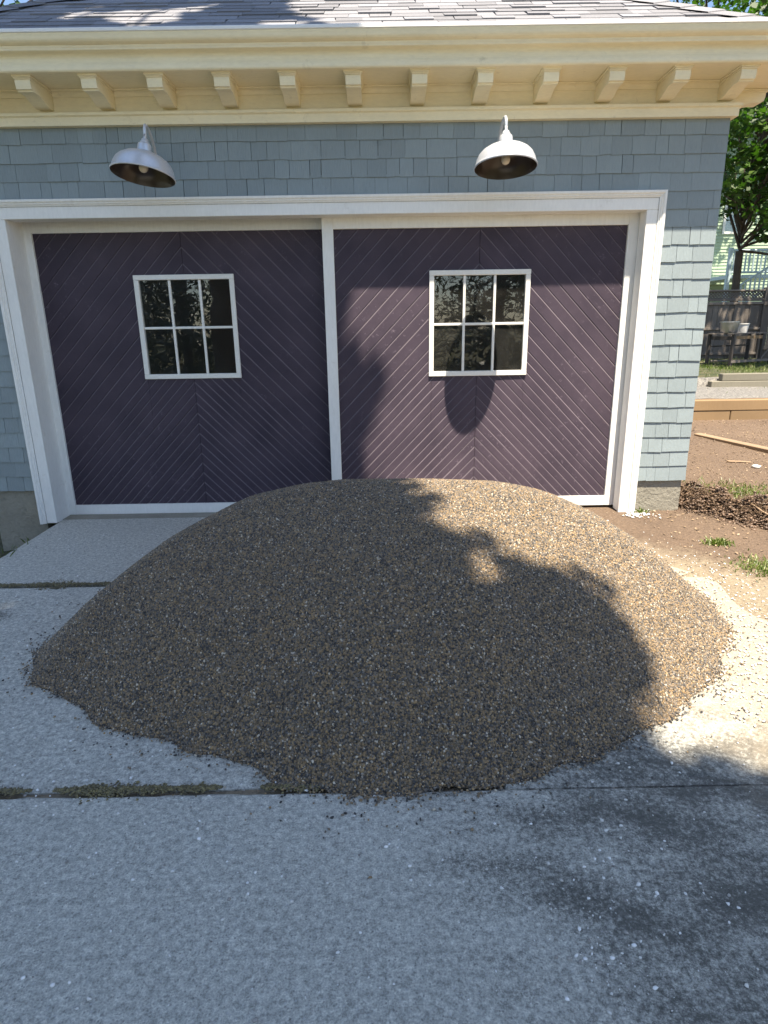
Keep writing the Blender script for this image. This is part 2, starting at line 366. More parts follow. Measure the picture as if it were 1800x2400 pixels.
def lumps(name, C, size, flat, mat, parent=None):
    """many small rounded stones or clods in one mesh"""
    V0, F0 = ico(); n = len(C); nv = len(V0); F0 = np.array(F0)
    sc = size[:, None]*np.stack([rng.uniform(0.7, 1.25, n), rng.uniform(0.6, 1.0, n), rng.uniform(0.5, 0.9, n)*flat], 1)
    jit = 1+rng.normal(scale=0.2, size=(n, nv, 1))
    P = V0[None]*jit*sc[:, None, :]
    a = rng.uniform(0, 6.28, n); ca, sa = np.cos(a)[:, None], np.sin(a)[:, None]
    X = P[:, :, 0]*ca-P[:, :, 1]*sa; Y = P[:, :, 0]*sa+P[:, :, 1]*ca
    P = np.stack([X, Y, P[:, :, 2]], 2)+np.asarray(C)[:, None, :]
    Fs = (F0[None]+np.arange(n)[:, None, None]*nv).reshape(-1, 3)
    me = bpy.data.meshes.new(name); me.vertices.add(n*nv); me.vertices.foreach_set('co', P.astype(np.float32).ravel())
    me.loops.add(Fs.size); me.loops.foreach_set('vertex_index', Fs.astype(np.int32).ravel())
    me.polygons.add(len(Fs)); me.polygons.foreach_set('loop_start', np.arange(0, Fs.size, 3, dtype=np.int32))
    at = me.attributes.new('pick', 'FLOAT', 'FACE'); at.data.foreach_set('value', np.repeat(rng.uniform(0, 1, n), len(F0)).astype(np.float32))
    me.update(calc_edges=True); me.polygons.foreach_set('use_smooth', [True]*len(me.polygons)); me.materials.append(M[mat])
    o = bpy.data.objects.new(name, me); COL.objects.link(o); o.parent = parent; return o
def sstep(a, b, x): t = np.clip((x-a)/(b-a), 0, 1); return t*t*(3-2*t)
def vnoise(x, y, sc, seed=0):
    x = np.asarray(x)*sc; y = np.asarray(y)*sc; xi = np.floor(x).astype(int); yi = np.floor(y).astype(int); fx = x-xi; fy = y-yi
    hsh = lambda a, b: (np.sin(a*127.1+b*311.7+seed*74.7)*43758.5453) % 1.0
    fx = fx*fx*(3-2*fx); fy = fy*fy*(3-2*fy)
    return (hsh(xi, yi)*(1-fx)+hsh(xi+1, yi)*fx)*(1-fy)+(hsh(xi, yi+1)*(1-fx)+hsh(xi+1, yi+1)*fx)*fy

# ------------------------------------------------------------------ ground
GX0, GX1 = -2.79, 3.014           # garage wall corners
DRL, DRR = -2.28, 2.62            # driveway edges
def ground_z(x, y):
    x = np.asarray(x, float); y = np.asarray(y, float)
    z = np.zeros_like(x+y)
    e = 2.35-0.75*sstep(-1.5, -0.8, y)
    right = sstep(e, e+0.4, x + 0.25*(vnoise(x, y, 2.2, 3)-0.5))
    z = -0.024 + right*(0.032 + 0.014*(vnoise(x, y, 1.4, 1)-0.5) + 0.010*(vnoise(x, y, 7, 2)-0.5))
    z = z + right*(sstep(-0.2, 4.2, y)*0.14)
    z = np.where((x > 3.2) & (y > 4.25), 0.44+0.02*(vnoise(x, y, 3, 5)-0.5), z)
    z = np.where((x > 3.2) & (y > 6.08), 0.60+0.06*(vnoise(x, y, 1, 6)-0.5), z)
    left = sstep(-2.2, -2.5, x); z = z*(1-left) + left*(-0.26+0.04*(vnoise(x, y, 3, 7)-0.5))
    far = sstep(25, 60, np.hypot(x, y)); z = z*(1-far) + far*0.3
    return z
xs = np.concatenate([[-400, -150, -60, -30, -15, -9, -6, -4.5], np.arange(-3.6, -2.0, 0.1), np.arange(-2.0, 2.0, 0.4), np.arange(2.0, 4.6, 0.05), np.arange(4.6, 13, 0.25), [14, 17, 24, 40, 80, 160, 400]])
ys = np.concatenate([[-400, -150, -60, -30, -16, -10, -7, -5.5], np.arange(-4.6, 1.4, 0.06), np.arange(1.4, 4.2, 0.15), [4.2, 4.245, 4.255, 4.6, 5, 5.5, 6.0, 6.075, 6.085], np.arange(6.3, 15, 0.4), [16, 19, 25, 40, 80, 160, 400]])
XX, YY = np.meshgrid(xs, ys); ZZ = ground_z(XX, YY)
gv = np.stack([XX.ravel(), YY.ravel(), ZZ.ravel()], 1).tolist(); nx = len(xs)
gf = [(j*nx+i, j*nx+i+1, (j+1)*nx+i+1, (j+1)*nx+i) for j in range(len(ys)-1) for i in range(nx-1)]
ground = mobj('ground', gv, gf, 'dirt', None, True); tag(ground, kind='structure')

# ------------------------------------------------------------------ driveway slabs
driveway = empty('driveway', (0.15, -2, 0)); tag(driveway, kind='structure')
driveway.location = (0, 0, 0)
def slab(x0, x1, y0, y1, top=0.0):
    """cast slab with worn, chipped edges"""
    pts = []
    def edge(a, b, amp):
        L = (Vector(b)-Vector(a)).length; k = max(2, int(L/0.045)); nrm = Vector((-(b[1]-a[1]), b[0]-a[0], 0)).normalized()
        for i in range(k):
            t = i/k; p = Vector((a[0]+(b[0]-a[0])*t, a[1]+(b[1]-a[1])*t, 0)); e = float(vnoise(p.x*1.0+p.y*3, p.y-p.x*2, 9, 11))*0.6+float(vnoise(p.x+p.y, p.y*2-p.x, 30, 12))*0.4
            pts.append(p + nrm*amp*e)
    edge((x0, y0), (x1, y0), 0.02); edge((x1, y0), (x1, y1), 0.03); edge((x1, y1), (x0, y1), 0.02); edge((x0, y1), (x0, y0), 0.02)
    n = len(pts); cx, cy = (x0+x1)/2, (y0+y1)/2
    mb = MB(); V = []
    for p in pts: V.append((p.x, p.y, top-0.16))
    for p in pts: V.append((p.x, p.y, top-0.014))
    for p in pts:
        q = Vector((min(max(p.x, x0+0.035), x1-0.035), min(max(p.y, y0+0.03), y1-0.03), 0)); V.append((q.x, q.y, top))
    Fc = [tuple(2*n+i for i in range(n))]
    for k in (0, 1):
        for i in range(n): Fc.append((k*n+i, k*n+(i+1) % n, (k+1)*n+(i+1) % n, (k+1)*n+i))
    return mb.add(V, Fc).build('slab', 'concrete', driveway)
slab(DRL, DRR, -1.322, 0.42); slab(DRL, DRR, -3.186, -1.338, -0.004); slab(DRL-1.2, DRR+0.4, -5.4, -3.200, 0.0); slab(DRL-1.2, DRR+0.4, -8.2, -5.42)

box('joint_filler', 'concrete', driveway, 0.9, DRR-0.04, -3.212, -3.172, -0.03, -0.0055)

# ------------------------------------------------------------------ garage
garage = empty('garage', (0, 0, 0))
tag(garage, 'blue grey shingled garage with cream bracketed eaves and two dark purple sliding doors', 'garage')
XL, XR, HO = -2.254, 2.4733, 2.34         # door opening
GB = 6.4                                   # garage depth
# wall carcass (sheathing behind the shingles)
wall = MB()
wall.box(GX0+0.03, XL-0.03, 0.04, 0.16, 0.2, 3.3).box(XR+0.03, GX1-0.03, 0.04, 0.16, 0.2, 3.3).box(XL-0.03, XR+0.03, 0.04, 0.16, HO+0.03, 3.3)
wall.box(GX0+0.03, GX0+0.14, 0.16, GB, -0.2, 3.3).box(GX1-0.14, GX1-0.03, 0.16, GB, -0.2, 3.3).box(GX0+0.03, GX1-0.03, GB, GB+0.1, -0.2, 3.3)
wall = wall.build('wall', 'dark', garage)
for q in ((GX0+0.02, XL-0.1, 0.035, 0.2, -0.45, 0.30), (XR+0.1, GX1-0.02, 0.035, 0.2, -0.2, 0.30), (GX1-0.2, GX1-0.021, 0.2, GB, -0.3, 0.30), (GX0+0.021, GX0+0.2, 0.2, GB, -0.45, 0.30)): box('foundation', 'found', garage, *q)
box('interior_floor', 'dark', garage, GX0+0.15, GX1-0.15, 0.43, GB, -0.1, -0.01)
box('ceiling', 'dark', garage, GX0+0.15, GX1-0.15, 0.17, GB, 2.9, 2.95)

# shingles, course by course
nsh = 0
def shingle(x0, x1, zb, zt, yb, yt, side=0):
    global nsh; nsh += 1
    dz = random.gauss(0, 0.0016); zb += dz; yb += random.gauss(0, 0.0012); t = random.gauss(0, 0.0015)
    g = random.choice([0.0006, 0.0008, 0.001, 0.0022])
    V = [(x0+g, yb, zb+t), (x1-g, yb, zb-t), (x1-g, yt, zt), (x0+g, yt, zt), (x0+g, yb+0.016, zb+t+0.001), (x1-g, yb+0.016, zb-t+0.001), (x1-g, 0.04, zt), (x0+g, 0.04, zt)]
    if side: V = [(GX1+0.004-(v[1]-0.01), v[0], v[2]) for v in V]
    return mobj('shingle', V, [(0, 1, 2, 3), (1, 5, 6, 2), (4, 0, 3, 7), (0, 4, 5, 1), (3, 2, 6, 7)], 'shingle', wall)
zrow = []; z = 0.282
while z < 2.93: zrow.append(z); z += 0.1213
def course(xa, xb, zb, zt, side=0):
    x = xa
    while x < xb-0.001:
        w = random.choice([random.uniform(0.07, 0.12), random.uniform(0.11, 0.17), random.uniform(0.14, 0.23)])
        if xb-(x+w) < 0.05: w = xb-x
        shingle(x, min(x+w, xb), zb, zt, 0.010, 0.0192, side); x += w
for i, zb in enumerate(zrow):
    zt = min(zb+0.14, 2.96)
    if zb >= 2.44: course(GX0, GX1, zb, zt)
    else:
        course(XR+0.125, GX1, zb, zt)
        course(-2.79 if zb > 1.9 else -2.79, XL-0.125, zb, zt)
# side wall courses seen only as the stepped edge at the corner: boards along the side
sb = MB()
for zb in zrow: sb.add([(GX1+0.004, 0.02, zb), (GX1+0.004, GB, zb), (GX1-0.006, GB, zb+0.135), (GX1-0.006, 0.02, zb+0.135), (GX1-0.03, 0.02, zb), (GX1-0.03, GB, zb)], [(0, 1, 2, 3), (0, 4, 5, 1)])
sd_ = sb.build('side_courses', 'shingle', wall); tag(sd_, kind='stuff')

# cornice swept round the house
def sweep(name, prof, mat, parent, sharp=30, closed=True):
    """prof: (outward, z) points; follows the eaves left side - front - right side"""
    path = [((GX0, GB), (-1, 0)), ((GX0, 0), (-1, -1)), ((GX1, 0), (1, -1)), ((GX1, GB), (1, 0))]
    V = []; k = len(prof)
    for (px, py), (mx, my) in path:
        for o, z in prof: V.append((px+mx*o, py+my*o, z))
    Fc = []
    for i in range(3):
        for j in range(k if closed else k-1):
            Fc.append((i*k+j, (i+1)*k+j, (i+1)*k+(j+1) % k, i*k+(j+1) % k))
    o = mobj(name, V, Fc, mat, parent); autosmooth(o, sharp); return o
cornice = sweep('cornice', [(0.0, 3.013), (0.006, 3.013), (0.006, 3.16), (-0.03, 3.16), (-0.03, 3.0)], 'cornice', garage)
cornice['label'] = 'cream painted bracketed cornice under the gutter'
sweep('frieze_band', [(-0.03, 2.932), (0.030, 2.932), (0.030, 2.984), (0.034, 2.988), (0.044, 2.992), (0.046, 3.010), (-0.03, 3.0125)], 'cornice', cornice)
bedp = [(0.004, 3.108), (0.014, 3.110), (0.016, 3.118)] + [(0.018+0.026*(1-math.cos(a)), 3.118+0.024*math.sin(a)) for a in np.linspace(0.2, 1.57, 6)] + [(0.046, 3.151), (0.0, 3.155)]
sweep('bed_moulding', bedp, 'cornice', cornice, 40)
sweep('soffit', [(-0.02, 3.152), (0.335, 3.152), (0.335, 3.166), (-0.02, 3.166)], 'cornice', cornice)
crown = [(0.30, 3.149), (0.345, 3.149), (0.352, 3.156), (0.3535, 3.166), (0.352, 3.178), (0.347, 3.190), (0.341, 3.200), (0.338, 3.212), (0.338, 3.226), (0.343, 3.238), (0.352, 3.246), (0.384, 3.252), (0.389, 3.256), (0.389, 3.272), (0.30, 3.272)]
sweep('crown_moulding', crown, 'cornice', cornice, 1)
gut = [(0.36, 3.2665), (0.3915, 3.2665), (0.393, 3.278), (0.405, 3.282), (0.418, 3.288), (0.426, 3.296), (0.430, 3.306), (0.432, 3.316), (0.4345, 3.324), (0.436, 3.331), (0.428, 3.333), (0.42, 3.30), (0.36, 3.285)]
gutter = sweep('gutter', gut, 'cornice', cornice, 1)
sweep('gutter_lip', [(0.4365, 3.3315), (0.442, 3.335), (0.442, 3.351), (0.438, 3.355), (0.41, 3.355), (0.41, 3.3335)], 'gutterlip', cornice, 1)

# modillion brackets
def bracket_mesh():
    me = MB()
    sc = [(0.298, 3.1285), (0.300, 3.120), (0.299, 3.098), (0.294, 3.082), (0.292, 3.074), (0.276, 3.072), (0.274, 3.064), (0.264, 3.063)]
    sc += [(0.262-0.235*t, 3.062 - 0.030*(t*t*(3-2*t)) + 0.006*math.sin(t*6.28)) for t in np.linspace(0.05, 1, 9)]
    sc += [(0.0, 3.03), (0.0, 3.1285)]
    w = 0.050; k = len(sc)
    V = [(-w, -o, z) for o, z in sc]+[(w, -o, z) for o, z in sc]
    Fc = [tuple(range(k)), tuple(range(2*k-1, k-1, -1))]+[(i, k+i, k+(i+1) % k, (i+1) % k) for i in range(k)]
    me.add(V, Fc)
    me.box(-0.056, 0.056, -0.306, 0, 3.1288, 3.138, bev=0.002); me.box(-0.063, 0.063, -0.313, 0, 3.1383, 3.1515, bev=0.002)
    o = me.build('bracket', 'cornice', cornice); autosmooth(o, 40); return o
br0 = bracket_mesh(); br0.location = (2.938, 0, 0)
for i in range(1, 14):
    b_ = br0.copy(); COL.objects.link(b_); b_.parent = cornice; b_.location = (2.938-0.4325*i, random.gauss(0, 0.002), 0); b_.rotation_euler.z = random.gauss(0, 0.006)
for i in range(4):
    b_ = br0.copy(); COL.objects.link(b_); b_.parent = cornice; b_.rotation_euler.z = math.pi/2; b_.location = (GX1, 0.2+0.4325*i, 0)

# roof: hip, pieces laid in courses
RM = 0.615; RY0, RZ0 = -0.34, 3.314
def roofz(y): return RZ0+RM*(y-RY0)
ex0, ex1, ey1 = GX0-0.35, GX1+0.35, GB+0.35
hw = (ex1-ex0)/2; ry = RY0+hw; ry2 = ey1-hw; cxm = (ex0+ex1)/2
if ry2 < ry: ry2 = ry+0.2
zr = roofz(ry)-0.012; zo = RZ0-0.012
roof = mobj('roof', [(ex0, RY0, zo), (ex1, RY0, zo), (ex1, ey1, zo), (ex0, ey1, zo), (cxm, ry, zr), (cxm, ry2, zr)], [(0, 1, 4), (1, 2, 5, 4), (2, 3, 5), (3, 0, 4, 5)], 'roof', garage)
sl_len = math.hypot(1, RM); nrm_y, nrm_z = -RM/sl_len, 1/sl_len
row = 0; s = 0.0; EXP = 0.118
while row < 11:
    yb = RY0 + s/sl_len; yt = RY0 + (s+EXP+0.02)/sl_len
    xa, xb = ex0+(yb-RY0), ex1-(yb-RY0); x = xa-random.uniform(0, 0.15)
    while x < xb:
        w = random.uniform(0.13, 0.30); lift = random.choice([0.006, 0.007, 0.012])
        a, c = max(x, xa+0.03), min(x+w, xb-0.03); x += w
        if c-a < 0.03: continue
        if a > 3.1 or c < -2.6 and row > 3: pass
        g = 0.001; zb, zt = roofz(yb), roofz(yt)
        k1, k2 = random.uniform(-0.012, 0.012), random.uniform(-0.012, 0.012)
        jy = random.gauss(0, 0.003)
        V = [(a+g, yb+jy+nrm_y*lift, zb+nrm_z*lift), (c-g, yb+jy+nrm_y*lift, zb+nrm_z*lift), (c-g+k1, yt, zt+0.002), (a+g+k2, yt, zt+0.002), (a+g, yb+jy, zb-0.002), (c-g, yb+jy, zb-0.002), (c-g+k1, yt, zt-0.008), (a+g+k2, yt, zt-0.008)]
        mobj('roof_shingle', V, [(0, 1, 2, 3), (4, 5, 1, 0), (5, 6, 2, 1), (7, 4, 0, 3)], 'roof', roof)
    s += EXP; row += 1
for sgn, xe in ((1, ex0), (-1, ex1)):                       # hip caps
    for k in range(9):
        y0 = RY0+0.02+k*0.14; y1 = y0+0.17
        def P(y, off, up): return (xe+sgn*(y-RY0)+off, y+0.0*sgn, roofz(y)+up)
        V = [P(y0, sgn*0.12, 0.022), P(y0, 0, 0.034), (P(y0, 0, 0)[0]-sgn*0.02, y0+0.12, P(y0, 0, 0)[2]+0.022), P(y1, sgn*0.12, 0.012), P(y1, 0, 0.024), (P(y1, 0, 0)[0]-sgn*0.02, y1+0.12, P(y1, 0, 0)[2]+0.012)]
        V += [(v[0], v[1], v[2]-0.012) for v in V]
        mobj('hip_cap', V, [(0, 1, 4, 3), (1, 2, 5, 4), (6, 7, 1, 0), (7, 8, 2, 1)], 'roof', roof)

# door frame: casing, backband, jambs
frame = empty('door_frame'); frame.parent = garage
CW = 0.083
zl, zrr = 0.0, 0.012
box('casing_board', 'casing', frame, XL-CW, XL, 0.0, 0.034, zl, HO, bev=0.003)
box('casing_board', 'casing', frame, XR, XR+CW, 0.0, 0.034, zrr, HO, bev=0.003)
box('casing_board', 'casing', frame, XL-CW, XR+CW, 0.0, 0.034, HO+0.0006, HO+CW, bev=0.003)
def band_prof(t):   # (across, forward)
    return [(0.0, 0.0), (0.0, -0.006), (0.010, -0.010), (0.013, -0.016), (0.022, -0.018), (0.026, -0.024), (0.032, -0.027), (0.044, -0.027), (0.046, -0.024), (0.046, 0.02)]
bp_ = band_prof(0); kk = len(bp_); V = []
i0, i1, top = XL-CW, XR+CW, HO+CW
for (x, z, mx, mz) in ((i0, zl, -1, 0), (i0, top, -1, 1), (i1, top, 1, 1), (i1, zrr, 1, 0)):
    for a, d in bp_: V.append((x+mx*a, d, z+mz*a))
Fc = [(i*kk+j, i*kk+j+1, (i+1)*kk+j+1, (i+1)*kk+j) for i in range(3) for j in range(kk-1)]
autosmooth(mobj('backband', V, Fc, 'casing', frame), 25)
box('jamb', 'casing', frame, XL-0.022, XL-0.0005, 0.0345, 0.30, zl-0.004, HO+0.02)
box('jamb', 'casing', frame, XR+0.0005, XR+0.022, 0.0345, 0.125, zrr+0.01, HO+0.02)
box('head_jamb', 'casing', frame, XL-0.001, XR+0.0002, 0.0345, 0.14, HO+0.0008, HO+0.024)
box('header', 'dark', frame, XL-0.02, XR+0.1, 0.30, 0.36, HO-0.1, HO+0.5)
box('threshold', 'found', frame, XL, XR, 0.10, 0.42, -0.05, 0.002)

# chevron doors
def clip(poly, a, b, c):
    """keep a*x+b*z<=c"""
    out = []
    for i in range(len(poly)):
        p, q = poly[i], poly[(i+1) % len(poly)]; dp, dq = a*p[0]+b*p[1]-c, a*q[0]+b*q[1]-c
        if dp <= 0: out.append(p)
        if (dp < 0) != (dq < 0) and abs(dp-dq) > 1e-12:
            t = dp/(dp-dq); out.append((p[0]+(q[0]-p[0])*t, p[1]+(q[1]-p[1])*t))
    r = []
    for p in out:
        if not r or (abs(p[0]-r[-1][0])+abs(p[1]-r[-1][1])) > 1e-6: r.append(p)
    if len(r) > 2 and abs(r[0][0]-r[-1][0])+abs(r[0][1]-r[-1][1]) < 1e-6: r.pop()
    return r if len(r) >= 3 else []
def area(p): return 0.5*sum(p[i][0]*p[(i+1) % len(p)][1]-p[(i+1) % len(p)][0]*p[i][1] for i in range(len(p)))
def inset(poly, d):
    if area(poly) < 0: poly = poly[::-1]
    q = poly
    for i in range(len(poly)):
        p0, p1 = poly[i], poly[(i+1) % len(poly)]; ex, ez = p1[0]-p0[0], p1[1]-p0[1]; L = math.hypot(ex, ez)
        if L < 1e-6: continue
        nx_, nz_ = ez/L, -ex/L
        q = clip(q, nx_, nz_, nx_*p0[0]+nz_*p0[1]-d)
        if not q: return []
    return q
def plank(pieces, yf, parent):
    mb = MB(); mi = []
    for poly in pieces:
        if area(poly) < 0: poly = poly[::-1]
        if area(poly) < 2e-5: continue
        n = len(poly); wd = []; dpt = []; topq = []
        for i in range(n):
            p0, p1 = poly[i], poly[(i+1) % n]; e = Vector((p1[0]-p0[0], p1[1]-p0[1])); L_ = max(e.length, 1e-9); ox, oz = e.y/L_, -e.x/L_
            t_ = oz > 0.4 and abs(ox) > 0.4 and L_ > 0.02
            wd.append(0.0085 if t_ else 0.0015); dpt.append(0.004 if t_ else 0.002); topq.append(t_)
        ring = []
        for i in range(n):
            p0, p1, p2 = poly[i-1], poly[i], poly[(i+1) % n]
            e1 = Vector((p1[0]-p0[0], p1[1]-p0[1])); e2 = Vector((p2[0]-p1[0], p2[1]-p1[1])); e1.normalize(); e2.normalize()
            n1 = Vector((-e1.y, e1.x)); n2 = Vector((-e2.y, e2.x)); d1, d2 = wd[i-1], wd[i]; det = n1.x*n2.y-n1.y*n2.x
            if abs(det) < 0.2: m = n2*max(d1, d2)
            else: m = Vector(((d1*n2.y-d2*n1.y)/det, (n1.x*d2-n2.x*d1)/det))
            ring.append((p1[0]+m.x, p1[1]+m.y))
        if area(ring) <= 1e-4 or len(inset(poly, 0.0085)) < 3: ring = [(p[0], p[1]) for p in poly]; topq = [False]*n
        yo = [yf+max(dpt[i-1], dpt[i]) for i in range(n)]
        V = [(p[0], yf, p[1]) for p in ring]+[(p[0], yo[i], p[1]) for i, p in enumerate(poly)]+[(p[0], yf+0.022, p[1]) for p in poly]
        Fc = [tuple(range(n))]; mi.append(0)
        for k in (0, 1):
            for i in range(n): Fc.append((k*n+i, (k+1)*n+i, (k+1)*n+(i+1) % n, k*n+(i+1) % n)); mi.append(1 if (k == 0 and topq[i]) else 0)
        mb.add(V, Fc)
    if mb.v:
        o = mb.build('plank', 'door', parent); o.data.materials.append(M['paleedge']); o.data.polygons.foreach_set('material_index', mi); return o
def make_door(label, xp0, xp1, zb, zt, yp, ys_, x0, x1, zbot, ztop, win, xc, zsplit):
    d = empty('sliding_door'); d.parent = garage; d['label'] = label
    wx0, wx1, wz0, wz1 = win; hx0, hx1, hz0, hz1 = wx0+0.02, wx1-0.02, wz0+0.02, wz1-0.02
    SL = 1.03
    def holes(poly):
        if not poly: return []
        core = poly
        for q in ((1, 0, hx1), (-1, 0, -hx0), (0, 1, hz1), (0, -1, -hz0)): core = clip(core, *q) if core else []
        if not core or abs(area(core)) < 1e-5: return [poly]
        out = []; rest = poly
        for a, b, c in ((1, 0, hx0), (-1, 0, -hx1), (0, 1, hz0), (0, -1, -hz1)):
            piece = clip(rest, a, b, c)
            if piece and abs(area(piece)) > 1e-5: out.append(piece)
            rest = clip(rest, -a, -b, -c)
            if not rest: break
        return out
    for sgn in (-1, 1):
        edge = xp0 if sgn < 0 else xp1
        a = zb+0.02; first = True; reach = SL*abs(edge-xc)
        while a < zt+reach:
            w = 0.0855 if a < zsplit-0.01 else 0.122
            lo, hi = (a-w*1.0 if first else a), a+w if not first else a
            if first: lo = a-0.3; first = False; hi = a
            g = 0.0006
            far = edge+sgn*0.01
            poly = [(xc+sgn*g, hi-g), (xc+sgn*g, lo+g), (far, lo+g-SL*abs(far-xc)), (far, hi-g-SL*abs(far-xc))]
            for q in ((1, 0, xp1), (-1, 0, -xp0), (0, 1, zt), (0, -1, -zb)): poly = clip(poly, *q) if poly else []
            pcs = holes(poly)
            if pcs: plank(pcs, yp+random.gauss(0, 0.0007), d)
            a = hi if hi > a else a+0.0
            if lo == a-0.3: continue
    # rails and stiles
    box('stile', 'casing', d, x0, xp0, ys_, yp+0.03, zbot, ztop, bev=0.002); box('stile', 'casing', d, xp1, x1, ys_, yp+0.03, zbot, ztop, bev=0.002)
    box('rail', 'casing', d, xp0+0.0005, xp1-0.0005, ys_+0.0008, yp+0.03, zbot, zb, bev=0.002); box('rail', 'casing', d, xp0+0.0005, xp1-0.0005, ys_+0.0008, yp+0.03, zt, ztop, bev=0.002)
    # window: frame, muntins, panes
    fw = 0.038; yf = yp-0.017
    box('window_frame', 'sash', d, wx0, wx1, yf, yp+0.03, wz1-fw, wz1, bev=0.003); box('window_frame', 'sash', d, wx0, wx1, yf, yp+0.03, wz0, wz0+fw, bev=0.003)
    box('window_frame', 'sash', d, wx0+0.0007, wx0+fw, yf+0.0008, yp+0.03, wz0+fw+0.0003, wz1-fw-0.0003, bev=0.003); box('window_frame', 'sash', d, wx1-fw, wx1-0.0007, yf+0.0008, yp+0.03, wz0+fw+0.0003, wz1-fw-0.0003, bev=0.003)
    ix0, ix1, iz0, iz1 = wx0+fw, wx1-fw, wz0+fw, wz1-fw
    pw = (ix1-ix0)/3; zm = (iz0+iz1)/2; mw = 0.0095
    for i in (1, 2): box('muntin', 'sash', d, ix0+pw*i-mw, ix0+pw*i+mw, yp-0.006, yp+0.022, iz0, iz1, bev=0.003)
    box('muntin', 'sash', d, ix0, ix1, yp-0.0052, yp+0.021, zm-mw, zm+mw, bev=0.003)
    for i in range(3):
        for j in range(2):
            p = box('pane', 'glass', d, ix0+pw*i+mw*0.5, ix0+pw*(i+1)-mw*0.5, yp+0.008, yp+0.009, (iz0 if j == 0 else zm), (zm if j == 0 else iz1))
            me = p.data
            bm = bmesh.new(); bm.from_mesh(me)
            for f in [f for f in bm.faces if f.normal.y > -0.5]: bm.faces.remove(f)
            bm.to_mesh(me); bm.free()
            cxp, czp = (ix0+pw*(i+.5)), (iz0 if j == 0 else zm)+(iz1-iz0)/4
            tx, tz = random.gauss(0, 0.004), random.gauss(0, 0.004)
            for v in me.vertices: v.co.y += (v.co.x-cxp)*tx+(v.co.z-czp)*tz
    return d
make_door('sliding door with the lamp shadow across its window, in front of its neighbour', 0.1457, 2.4017, 0.120, 2.262, 0.164, 0.143, 0.060, 2.52, 0.038, 2.40, (0.8824, 1.675, 1.1508, 1.9574), 1.272, 1.72)
make_door('sliding door set back in the shade behind its neighbour', -2.198, 0.12, 0.087, 2.276, 0.254, 0.234, -2.31, 0.20, 0.003, 2.42, (-1.4547, -0.66, 1.1567, 1.9632), -1.055, 1.55)

# ------------------------------------------------------------------ barn lamps
def lamp(label, c, tilt, rollv, wall_dx):
    t = empty('gooseneck_lamp', (c[0], 0.0, 2.74)); tag(t, label, 'lamp', 'gooseneck lamps over the doors')
    inv = Matrix.Translation(-Vector(t.location))
    R = inv @ Matrix.Translation(Vector(c)) @ Matrix.Translation((0, 0, 0.2)) @ Matrix.Rotation(rollv, 4, 'Y') @ Matrix.Rotation(-tilt, 4, 'X') @ Matrix.Translation((0, 0, -0.2))
    outer = [(0.204, -0.004), (0.2085, 0.0), (0.2085, 0.005), (0.204, 0.009), (0.200, 0.022), (0.192, 0.050), (0.178, 0.077), (0.158, 0.098), (0.128, 0.117), (0.09, 0.132), (0.052, 0.141), (0.046, 0.144), (0.0455, 0.152), (0.0435, 0.186), (0.040, 0.194), (0.028, 0.200), (0.026, 0.2)]
    sh = MB().lathe(outer, 56, R).build('shade', 'galv', t); autosmooth(sh, 50)
    inner = [(0.204, -0.004), (0.200, 0.006), (0.196, 0.02), (0.187, 0.05), (0.173, 0.074), (0.154, 0.094), (0.150, 0.090), (0.144, 0.098), (0.124, 0.112), (0.088, 0.127), (0.05, 0.136), (0.045, 0.15), (0.0005, 0.151)]
    ln = MB().lathe(inner, 56, R).build('shade_lining', 'lining', t); autosmooth(ln, 40)
    bl = MB().lathe([(0.0005, 0.018), (0.012, 0.020), (0.022, 0.027), (0.0285, 0.039), (0.030, 0.05), (0.027, 0.064), (0.02, 0.08), (0.015, 0.095), (0.0145, 0.148)], 24, R).build('bulb', 'bulb', t, True)
    MB().lathe([(0.0, 0.199), (0.030, 0.199), (0.030, 0.207), (0.024, 0.209), (0.022, 0.222), (0.018, 0.226), (0.0005, 0.226)], 24, R).build('collar', 'galv', t, True)
    p0 = R @ Vector((0, 0, 0.215)); p1 = R @ Vector((0, 0, 0.255))
    y0 = p0.y; pts = [p0, p1]
    za = p1.z; ytop = y0*0.74
    endx = wall_dx; zw = -0.065
    # arc over and down to the wall
    ctrl = [(p1.x, p1.y, p1.z), (p1.x, p1.y+0.004, p1.z+0.034), (p1.x*0.9+endx*0.1, y0+0.035, p1.z+0.060), (p1.x*0.75+endx*0.25, y0+0.085, p1.z+0.066), (p1.x*0.55+endx*0.45, y0+0.16, p1.z+0.045), (p1.x*0.3+endx*0.7, y0*0.36, p1.z+0.0), (endx, y0*0.13, zw+0.028), (endx, 0.012, zw)]
    C = [Vector(q) for q in ctrl]
    for i in range(len(C)-1):
        a, b, cc, dd = C[max(i-1, 0)], C[i], C[i+1], C[min(i+2, len(C)-1)]
        for k in range(6):
            s_ = k/6; pts.append(0.5*((2*b)+(cc-a)*s_+(2*a-5*b+4*cc-dd)*s_**2+(3*b-a-3*cc+dd)*s_**3))
    pts.append(C[-1])
    arm = MB().tube(pts, 0.0105, 12).build('arm', 'galv', t, True)
    MB().lathe([(0.0005, -0.016), (0.03, -0.016), (0.042, -0.010), (0.045, 0.0), (0.045, 0.02)], 28, Matrix.Translation((endx, 0.012, zw)) @ Matrix.Rotation(-math.pi/2, 4, 'X')).build('wall_plate', 'galv', t, True)
lamp('sunlit galvanised gooseneck lamp hanging level above the door with the lamp shadow', (1.343, -0.373, 2.545), math.radians(8), 0.0, 0.0)
lamp('shaded galvanised gooseneck lamp hanging crooked above the set back door', (-1.043, -0.373, 2.528), math.radians(8), math.radians(7.0), -0.03)

